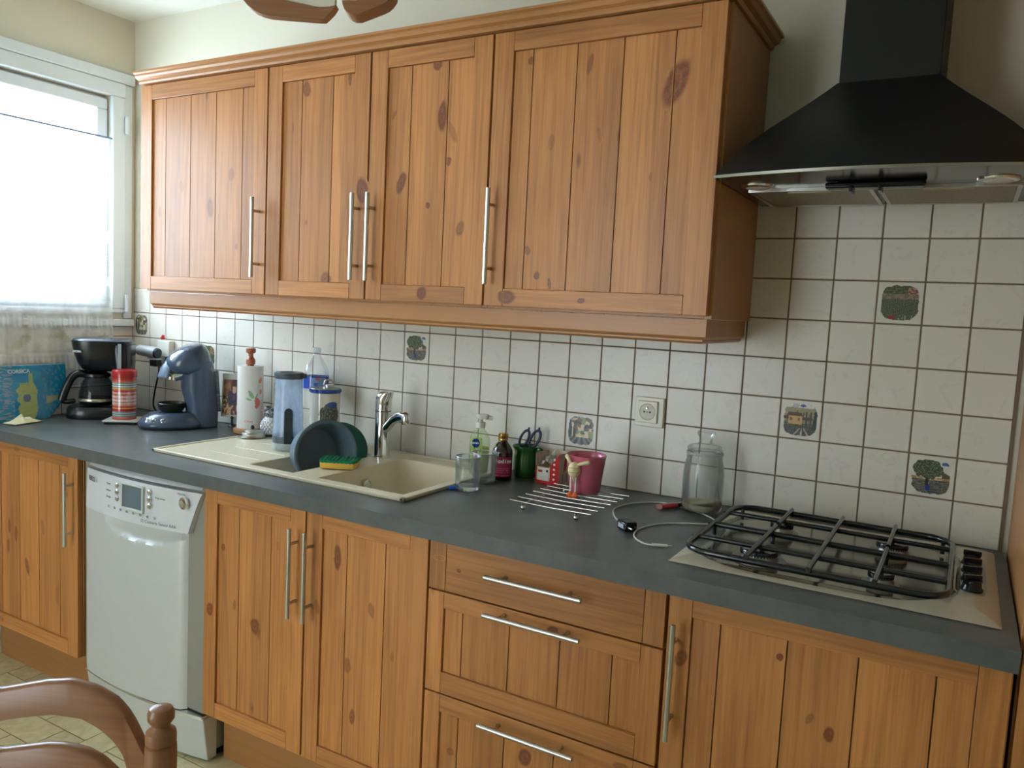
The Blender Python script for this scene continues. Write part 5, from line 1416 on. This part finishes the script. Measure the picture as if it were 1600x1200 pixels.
def loop(cx, cz, ang, rx=.0115, rz=.026):
    pts = []
    for k in range(24):
        a_ = 2*PI*k/24; x, z = rx*math.cos(a_), rz*math.sin(a_)
        pts.append((cx+x*math.cos(ang)+z*math.sin(ang), 0, cz-x*math.sin(ang)+z*math.cos(ang)))
    return pts
mb = MB().tube(loop(-.006, .098, .38), .0042, 10, closed=True); mb.tube([(-.006, 0, .07), (.0, 0, .05)], [.006, .005], 10); mb.tube([(.004, 0, .120), (.007, 0, .132)], [.004, .003], 10); s1 = mb.build('grip', SCM, sc, smooth=60)
mb = MB().tube(loop(.026, .098, .42, .0125, .028), .0042, 10, closed=True); mb.tube([(.014, 0, .068), (.002, 0, .05)], [.006, .005], 10); mb.tube([(.036, 0, .122), (.038, 0, .134)], [.004, .003], 10); s2 = mb.build('grip', SCM, sc, smooth=60)
for k, (x0, x1) in enumerate(((0, .012), (.004, -.010))):
    mb = MB().prism([(x0-.006, .055), (x0+.006, .055), (x1+.002, -.01), (x1, -.012)], -.0012+.0026*k, .0012+.0026*k); mb.build('blade', STEEL, sc, smooth=0)

# --- small open cardboard box
ox, oy = 19.0*U, -.66*U
cb = thing('bulb_box', 'small open red and white cardboard box with crumpled plastic inside', 'box', (ox, oy, ZW+.0005), R(-6))
KR = mat('kraft_beige_card', (206, 186, 160), .8); RD = mat('red_print_card', (188, 34, 30), .5); WH = mat('white_print_card', (228, 224, 214), .6)
w2, d2, h2_ = .041, .034, .094
def boxcol(u, v):
    if u > .62: return lin((190, 34, 30)) if u < .97 else lin((176, 30, 28))
    if u < .06 or v < .09: return lin((186, 34, 30))
    if .1 < v < .5 and .09 < u < .56: 
        if .36 < v < .43 and .12 < u < .3: return lin((200, 60, 40))
        if .38 < v < .46 and .45 < u < .55: return lin((30, 30, 30))
        return lin((224, 220, 208))
    return lin((204, 186, 160))
mb = MB()
mb.grid(lambda u, v: (-w2+2*w2*u, -d2, h2_*v), 50, 40, lambda u, v: boxcol(u, v) if v < .52+max(0, u-.55)*1.08 or (u > .96) else None)
mb.grid(lambda u, v: (w2, -d2+2*d2*u, h2_*v), 36, 40, lambda u, v: lin((170, 40, 34)) if ((u-.42-(v-.6)*.28)/.13)**2+((v-.62)/.22)**2 < 1 and u > .40+(v-.6)*.2-.04 else (lin((96, 80, 76)) if abs(abs(u-.45)-.14) < .03 and .1 < v < .36 else lin((206, 188, 166))))
cs = mb.build('carton', PRINTMATT, cb, solid=.0012, smooth=0)
mb = MB().box(-w2, w2, d2-.001, d2, 0, h2_).box(-w2, -w2+.001, -d2, d2, 0, h2_*.95).box(-w2, w2, -d2, d2, 0, .001)
mb.build('carton_back', KR, cb, smooth=0)
mb = MB()
for k in range(5): mb.lathe([(0, 0), (.0022, 0), (.0022, .001), (0, .001)], 12)
for k in range(5):
    mb = MB(); mb.M = Matrix.Translation(Vector((.024, -d2-.0008, .018+.0145*k))) @ Matrix.Rotation(R(90), 4, 'X'); mb.lathe([(0, 0), (.0035, 0), (.0035, .0006), (0, .0006)], 14); mb.build('white_symbol', WH, cs)
mb = MB().grid(lambda u, v: ((u-.5)*.07+.012*noise.noise(Vector((u*4, v*4, 1)))-.008, (v-.5)*.05-.004+.01*noise.noise(Vector((u*5, v*5, 7))), .040+.045*(1-abs(u-.45)*1.2)*(.6+.4*v)+.028*noise.noise(Vector((u*6, v*6, 4)))), 22, 22)
mb.build('plastic_wrap', mk_thin('crumpled_wrap', (1, 1, 1), .28, .08, (.85, .8, .76)), cb, smooth=30)

# --- wire trivet
wt = thing('wire_trivet', 'chrome wire trivet with ball feet on the worktop before the pink pot', 'trivet', (20.58*U, -2.78*U, ZW), R(0))
WIRE = mat('chromed_wire', (200, 198, 190), .15, 1.0)
x0, x1 = -1.13, 1.13
for k in range(7):
    yy = -1.2+2.4*k/6
    mb = MB().tube([((x0+.05)*U, yy*U, .0215), (0, yy*U, .0195), ((x1-.02)*U, yy*U, .0215)], .0021, 8); mb.build('wire', WIRE, wt, smooth=60)
for xx in (-.72, .72):
    mb = MB().tube([(xx*U, -1.28*U, .0165), (xx*U, 1.25*U, .0165)], .0018, 8); mb.build('cross_wire', WIRE, wt, smooth=60)
    for yy in (-1.18, 1.15):
        mb = MB().ball((xx*U, yy*U, .0062), .0062, 14, 10); mb.tube([(xx*U, yy*U, .011), (xx*U, yy*U, .019)], .0018, 8); mb.build('foot', WIRE, wt, smooth=60)

# --- pink pot with a chick figure
px_, py_ = 20.60*U, -2.0*U
pp = thing('pink_pot', 'pink ceramic pot with a cream bird figure climbing over its rim', 'pot', (px_, py_, ZW+.0237), facing(px_, py_))
PINK = mat('pink_glaze', (206, 106, 128), .25, var=.04, coat=.4)
MB().lathe([(0, 0), (.038, 0), (.041, .003), (.0535, .098), (.055, .101), (.053, .103), (.050, .100), (.048, .09), (.038, .008), (0, .007)], 48).build('pot', PINK, pp, smooth=45)
CRM = mat('cream_resin', (232, 214, 166), .45)
mb = MB().ball((-.030, -.050, .068), .017, 18, 14, (1, .75, 1.25)); mb.tube([(-.030, -.052, .052), (-.029, -.050, .034)], [.006, .001], 10)
bd = mb.build('bird_body', CRM, pp, smooth=60)
for a_, b_ in (((-.040, -.044, .084), (-.050, -.034, .100)), ((-.022, -.052, .082), (.006, -.056, .090))):
    mb = MB().tube([a_, ((a_[0]+b_[0])/2, (a_[1]+b_[1])/2-.003, (a_[2]+b_[2])/2+.001), b_], [.004, .005, .0055], 12); mb.ball(b_, .0062, 12, 8); mb.build('bird_arm', CRM, bd, smooth=60)
for zz in (.062, .074):
    MB().lathe([(.0162, 0), (.0166, .0005), (.0162, .001)], 28, (-.030, -.050, zz), sx=1.03, sy=.78, cap=False).build('bird_stripe', mat('brown_line', (150, 118, 80), .6), bd)
for xx, yy in ((-.037, -.046), (-.024, -.052)):
    l_ = MB().tube([(xx, yy, .052), (xx, yy-.004, .008)], .0022, 8).build('bird_leg', mat('ivory_string', (232, 222, 214), .6), bd, smooth=60)
    mb = MB()
    for an in (-.5, 0, .5): mb.tube([(xx, yy-.004, .006), (xx+.012*math.sin(an)-.002, yy-.006-.014*math.cos(an), -.001)], [.0045, .0035], 8)
    mb.ball((xx, yy-.005, .0055), .0055, 12, 8)
    mb.build('bird_foot', mat('orange_resin', (236, 112, 54), .45), bd, smooth=60)

# --- wall socket
ws = thing('wall_socket', 'square ivory French power socket on the wall tiles', 'socket', (21.56*U, -.02*U, ZW+2.275*U))
MB().box(-.042, .042, -.011, -.0005, -.042, .042).build('frame_plate', IVORYPL, ws, bevel=.002)
MB().box(-.032, .026, -.018, -.011, -.030, .032).build('cover', IVORYPL, ws, bevel=.002)
mb = MB(); mb.M = Matrix.Translation(Vector((-.003, -.0182, .001))) @ Matrix.Rotation(R(90), 4, 'X')
mb.lathe([(.0205, 0), (.0225, .001), (.0235, .0012), (.0240, 0)], 40, cap=False); mb.lathe([(0, .0003), (.021, .0003)], 40, cap=False)
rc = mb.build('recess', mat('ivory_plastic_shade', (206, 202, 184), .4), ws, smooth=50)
for x, z, r_ in ((-.0105, .0, .0026), (.0065, 0, .0026), (-.002, .0, .0016)):
    mb = MB(); mb.M = Matrix.Translation(Vector((x-.001, -.0192, z+.001))) @ Matrix.Rotation(R(90), 4, 'X'); mb.lathe([(0, 0), (r_, 0), (r_, .0004), (0, .0004)], 14); mb.build('pin_hole', BLACKMAT, rc)
MB().tube([(-.003, -.018, .012), (-.003, -.026, .012)], .0026, 12).build('earth_pin', STEEL, rc)

# --- charging cable, black charger plug, lighter
def gpts(l, z=.0024): return [(x*U, y*U, ZW+z) for x, y in l]
cbm = mat('white_cable', (206, 206, 200), .45)
cbl = thing('charging_cable', 'thin white phone charging cable looped on the worktop by the hob', 'cable', P3(22.8, -3.2))
pts = smoothpath(gpts([(22.27, -3.52), (22.0, -3.2), (21.75, -2.75), (21.62, -2.3), (21.68, -1.75), (21.95, -1.25), (22.3, -.95), (22.75, -.98), (23.3, -1.2), (23.7, -1.45), (24.0, -1.75), (24.1, -2.05), (23.95, -2.28), (23.6, -2.5), (23.2, -2.8), (22.95, -3.2), (22.82, -3.65), (22.84, -4.1), (23.0, -4.5), (23.3, -4.78), (23.55, -4.78)]), 8)
MB().tube(pts, .0021, 8).build('cord', cbm, cbl, world=True, smooth=60)
MB().tube([P3(23.5, -4.80, .004), P3(23.8, -4.66, .004)], .0042, 10, flat=.7).build('connector', WHITEPL, cbl, world=True)
MB().tube([P3(23.8, -4.66, .004), P3(23.88, -4.62, .004)], .003, 8, flat=.5).build('metal_tip', STEEL, cbl, world=True)
ch = thing('usb_charger', 'black two pin plug lying on the worktop beside the white cable', 'plug', P3(22.50, -3.86), R(-38))
MB().box(-.012, .030, -.016, .016, .0, .022).build('charger_body', BLACKPL, ch, bevel=.004)
MB().tube([(-.012, 0, .009), (-.036, .004, .006)], [.007, .004], 12).build('strain_relief', BLACKPL, ch)
for yy in (-.0085, .0085): MB().tube([(.03, yy, .011), (.047, yy, .011)], .002, 8).build('pin', STEEL, ch)
MB().box(-.004, .02, -.0165, -.0158, .006, .016).build('rating_label', mat('grey_label', (170, 174, 176), .5), ch)
lt = thing('lighter', 'red lighter with a black end lying in front of the glass jar', 'lighter', P3(22.62, -1.40, .0002), R(60))
MB().loft([[(x, y, z) for y, z in [(a*.0115, .007+b*.0065) for a, b in [(math.cos(2*PI*k/16), math.sin(2*PI*k/16)) for k in range(16)]]] for x in (-.02, -.018, .035)]).build('case', mat('red_lighter_plastic', (176, 44, 62), .25), lt, smooth=40)
MB().loft([[(x, y, z) for y, z in [(a*.0105, .007+b*.006) for a, b in [(math.cos(2*PI*k/16), math.sin(2*PI*k/16)) for k in range(16)]]] for x in (.035, .05)]).build('head', BLACKPL, lt, smooth=40)
MB().loft([[(x, y, z) for y, z in [(a*.0117, .007+b*.0067) for a, b in [(math.cos(2*PI*k/16), math.sin(2*PI*k/16)) for k in range(16)]]] for x in (-.0225, -.019)]).build('end_cap', mat('pink_end', (214, 150, 150), .3), lt, smooth=40)

# --- glass jar
jx, jy = 23.42*U, -.95*U
gj = thing('glass_jar', 'clear glass storage jar with a glass lid and a little sugar, left of the hob', 'jar', (jx, jy, ZW+.0005), facing(jx, jy))
MB().lathe([(0, .0), (.045, 0), (.051, .004), (.053, .012), (.053, .10), (.050, .125), (.046, .140), (.0475, .143), (.0475, .147), (.0455, .149), (.0455, .160), (.0440, .160), (.0440, .142), (.048, .124), (.0505, .10), (.0505, .014), (.047, .007), (0, .006)], 56).build('jar', THINGLASS, gj, smooth=50)
MB().lathe([(.0462, .150), (.0475, .151), (.0475, .157), (.0462, .158)], 44, cap=False).build('seal', mk_thin('clear_seal', (.9, .92, .88), .4, .2, (.8, .82, .74)), gj, smooth=50)
MB().lathe([(0, .161), (.044, .161), (.0465, .164), (.0465, .169), (.04, .174), (.02, .178), (.0165, .185), (.018, .195), (.0235, .206), (.0225, .211), (.015, .208), (0, .208)], 48).build('lid', THINGLASS, gj, smooth=50)
mb = MB(); rings = []
mb.lathe([(0, .0065), (.046, .0065), (.0495, .013), (.0495, .022)], 40, cap=False)
mb.grid(lambda u, v: (.0495*v*math.cos(2*PI*u), .0495*v*math.sin(2*PI*u), .022+.010*v*math.cos(2*PI*u+.6)+.002*noise.noise(Vector((u*5, v*4, 0)))), 40, 8)
mb.build('sugar', mat('cane_sugar', (214, 204, 168), .9, bump=.8, bscale=900), gj, smooth=40)

# ================================================================== CHAIR at the lower left
P0 = Vector((2.1486, -1.5254, 0)); dd = Vector((-.9, -.436, 0)).normalized(); nn = Vector((dd.y, -dd.x, 0))   # nn: behind the back
CW = .43
chr_ = thing('ladder_back_chair', 'brown wooden ladder back chair with turned finials at the lower left', 'chair', tuple(P0+dd*CW/2-nn*.2), math.atan2(dd.y, dd.x))
# local: x along the back (towards far post +), y = nn direction
def CL(s, y, z): return (s-CW/2, -(y-.2)*-1 if False else (y+.2)*1.0, z)
ang = math.atan2(dd.y, dd.x)
yl = Vector((-math.sin(ang), math.cos(ang), 0)); sgn = 1 if yl.dot(nn) > 0 else -1
def CL(s, y, z): return (s-CW/2, sgn*(y+.2), z)
post = [(.0, 0), (.015, 0), (.0165, .03), (.019, .10), (.019, .40), (.0205, .45), (.019, .5), (.0185, .70), (.0192, .828), (.0188, .838), (.0165, .8395), (.0185, .842), (.0188, .850), (.0178, .856), (.012, .861), (.0105, .864), (.0125, .867), (.0160, .872), (.0162, .880), (.0135, .886), (.008, .8885), (0, .889)]
for s in (0, CW):
    MB().lathe(post, 36, CL(s, 0, 0), wc=lambda p: (p.x, p.y, p.z)).build('back_post', DARKWOOD, chr_, smooth=35)
top = [(.0, -.083), (.010, -.066), (.0213, -.0507), (.028, -.036), (.039, -.0157), (.0475, -.0038), (.0601, .0078), (.0853, .020), (.1189, .0264), (.1528, .0219), (.1869, .0131), (.215, .0058)]
bot = [(.0, -.20), (.018, -.135), (.0404, -.084), (.0464, -.0632), (.060, -.0473), (.0768, -.0344), (.1022, -.023), (.1403, -.0212), (.1787, -.028), (.215, -.037)]
def samp(c, s):
    s = s if s <= CW/2 else CW-s
    for (a0, b0), (a1, b1) in zip(c[:-1], c[1:]):
        if a0 <= s <= a1:
            return b0+(b1-b0)*(s-a0)/(a1-a0)
    return c[-1][1]
def rail(topf, botf, name):
    n = 60; rings = []
    for k in range(n+1):
        s = .003+(CW-.006)*k/n; bow = .004*math.sin(PI*k/n)
        a_, b_ = topf(s), botf(s)
        zt, zb = .8866+a_, .8866+b_; y0 = bow
        r_ = .0045
        pr = [(-.009, zb+.003), (-.009, zt-.005), (-.006, zt-.001), (0, zt), (.006, zt-.001), (.009, zt-.005), (.009, zb+.003), (.006, zb+.0005), (0, zb), (-.006, zb+.0005)]
        rings.append([CL(s, y0+q, z) for q, z in pr])
    MB().loft(rings, wc=lambda p: (p.z*1.3, p.y, p.x)).build(name, DARKWOOD, chr_, smooth=50)
rail(lambda s: samp(top, s), lambda s: max(samp(bot, s), -.115), 'ladder_rail')
top2 = [(0, -.150), (.03, -.118), (.0599, -.0878), (.0768, -.0738), (.098, -.0646), (.1278, -.0604), (.1534, -.0619), (.215, -.0751)]
rail(lambda s: samp(top2, s), lambda s: samp(top2, s)-.052, 'ladder_rail')
rail(lambda s: samp(top2, s)-.125, lambda s: samp(top2, s)-.175, 'ladder_rail')
for s in (.02, CW-.02):
    MB().lathe([(0, 0), (.014, 0), (.0175, .06), (.02, .42), (.016, .44), (0, .44)], 28, CL(s, -.40, 0), wc=lambda p: (p.x, p.y, p.z)).build('front_leg', DARKWOOD, chr_, smooth=35)
mb = MB(); a_, b_ = CL(.0, -.42, .435), CL(CW, .0, .46)
mb.box(min(a_[0], b_[0]), max(a_[0], b_[0]), min(a_[1], b_[1]), max(a_[1], b_[1]), .442, .465)
mb.build('seat', mat('woven_rush_seat', (178, 150, 96), .9, var=.25, scale=90, bump=.8), chr_, bevel=.008, bseg=3)
for z in (.18, .30):
    for s0, y0, s1, y1 in ((.01, 0, .02, -.4), (CW-.01, 0, CW-.02, -.4)):
        MB().tube([CL(s0, y0, z), CL(s1, y1, z)], .009, 12, wc=lambda p: (p.x, p.z, p.y)).build('stretcher', DARKWOOD, chr_, smooth=50)
MB().tube([CL(.02, -.4, .24), CL(CW-.02, -.4, .24)], .010, 12, wc=lambda p: (p.z, p.y, p.x)).build('stretcher', DARKWOOD, chr_, smooth=50)

# ================================================================== PENDANT LAMP at the top
Lp = Vector((1.83276, -.89111, 1.98932)); ld = R(30)
lampw = thing('pendant_lamp', 'wooden pendant lamp with boat shaped cradles hanging from the ceiling', 'ceiling lamp', tuple(Lp), ld)
cr1 = [(.2207, .0434), (.205, .018), (.197, .0076), (.185, -.006), (.1709, -.0159), (.155, -.0215), (.1385, -.0242), (.0418, -.0269), (.031, -.0262), (.0227, -.0185), (.014, -.009), (.0065, .0035), (.022, -.0005), (.0425, -.0025), (.06, -.001), (.1264, .0111), (.145, .024), (.158, .044)]
cr1 = [(-a_, b_) for a_, b_ in cr1]
cr2 = [(.0103, .0012), (.0125, -.008), (.0159, -.0153), (.023, -.0215), (.0304, -.0246), (.0433, -.0239), (.0865, -.0056), (.098, .0005), (.1054, .0077), (.112, .018), (.117, .048), (.098, .042), (.085, .028), (.0727, .0209), (.0386, .0025), (.0231, .0024)]
SHADE = mat('opal_lamp_glass', (226, 224, 204), .25, coat=.3)
BRASS = mat('aged_brass', (150, 136, 84), .3, .9)
sA = [(-a_, b_) for a_, b_ in [(.012, .003), (.0425, -.0005), (.1264, .0125), (.150, .034), (.152, .11), (.010, .11)]]
sB = [(.024, .004), (.0386, .004), (.0727, .0225), (.094, .040), (.110, .11), (.016, .11)]
for prof_, sh, dpt in ((cr1, sA, .026), (cr2, sB, .05)):
    y0_ = -.013 if prof_ is cr1 else -.045
    c_ = MB().prism(prof_, y0_, y0_+dpt, wc=lambda p: (p.z*1.2, p.y, p.x)).build('wooden_cradle', DARKWOOD, lampw, smooth=40, bevel=.0015)
    MB().prism(sh, y0_+dpt*.35, y0_+dpt*.65).build('glass_shade', SHADE, lampw, smooth=0, bevel=.001)
    e0 = sh[0]; MB().tube([(e0[0], y0_+dpt*.5, e0[1]), (sh[-1][0], y0_+dpt*.5, sh[-1][1])], .0025, 8).build('brass_edge', BRASS, lampw)
MB().tube([(-.152, 0, .112), (.112, 0, .112)], .006, 10).build('cross_bar', BRASS, lampw)
MB().tube([(-.0, 0, .10), (0, 0, ZC-Lp.z-.03)], .006, 12).build('stem', BRASS, lampw)
MB().lathe([(0, -.035), (.02, -.035), (.045, -.012), (.048, -.0005), (0, -.0005)], 32, (0, 0, ZC-Lp.z)).build('ceiling_rose', DARKWOOD, lampw, smooth=50)
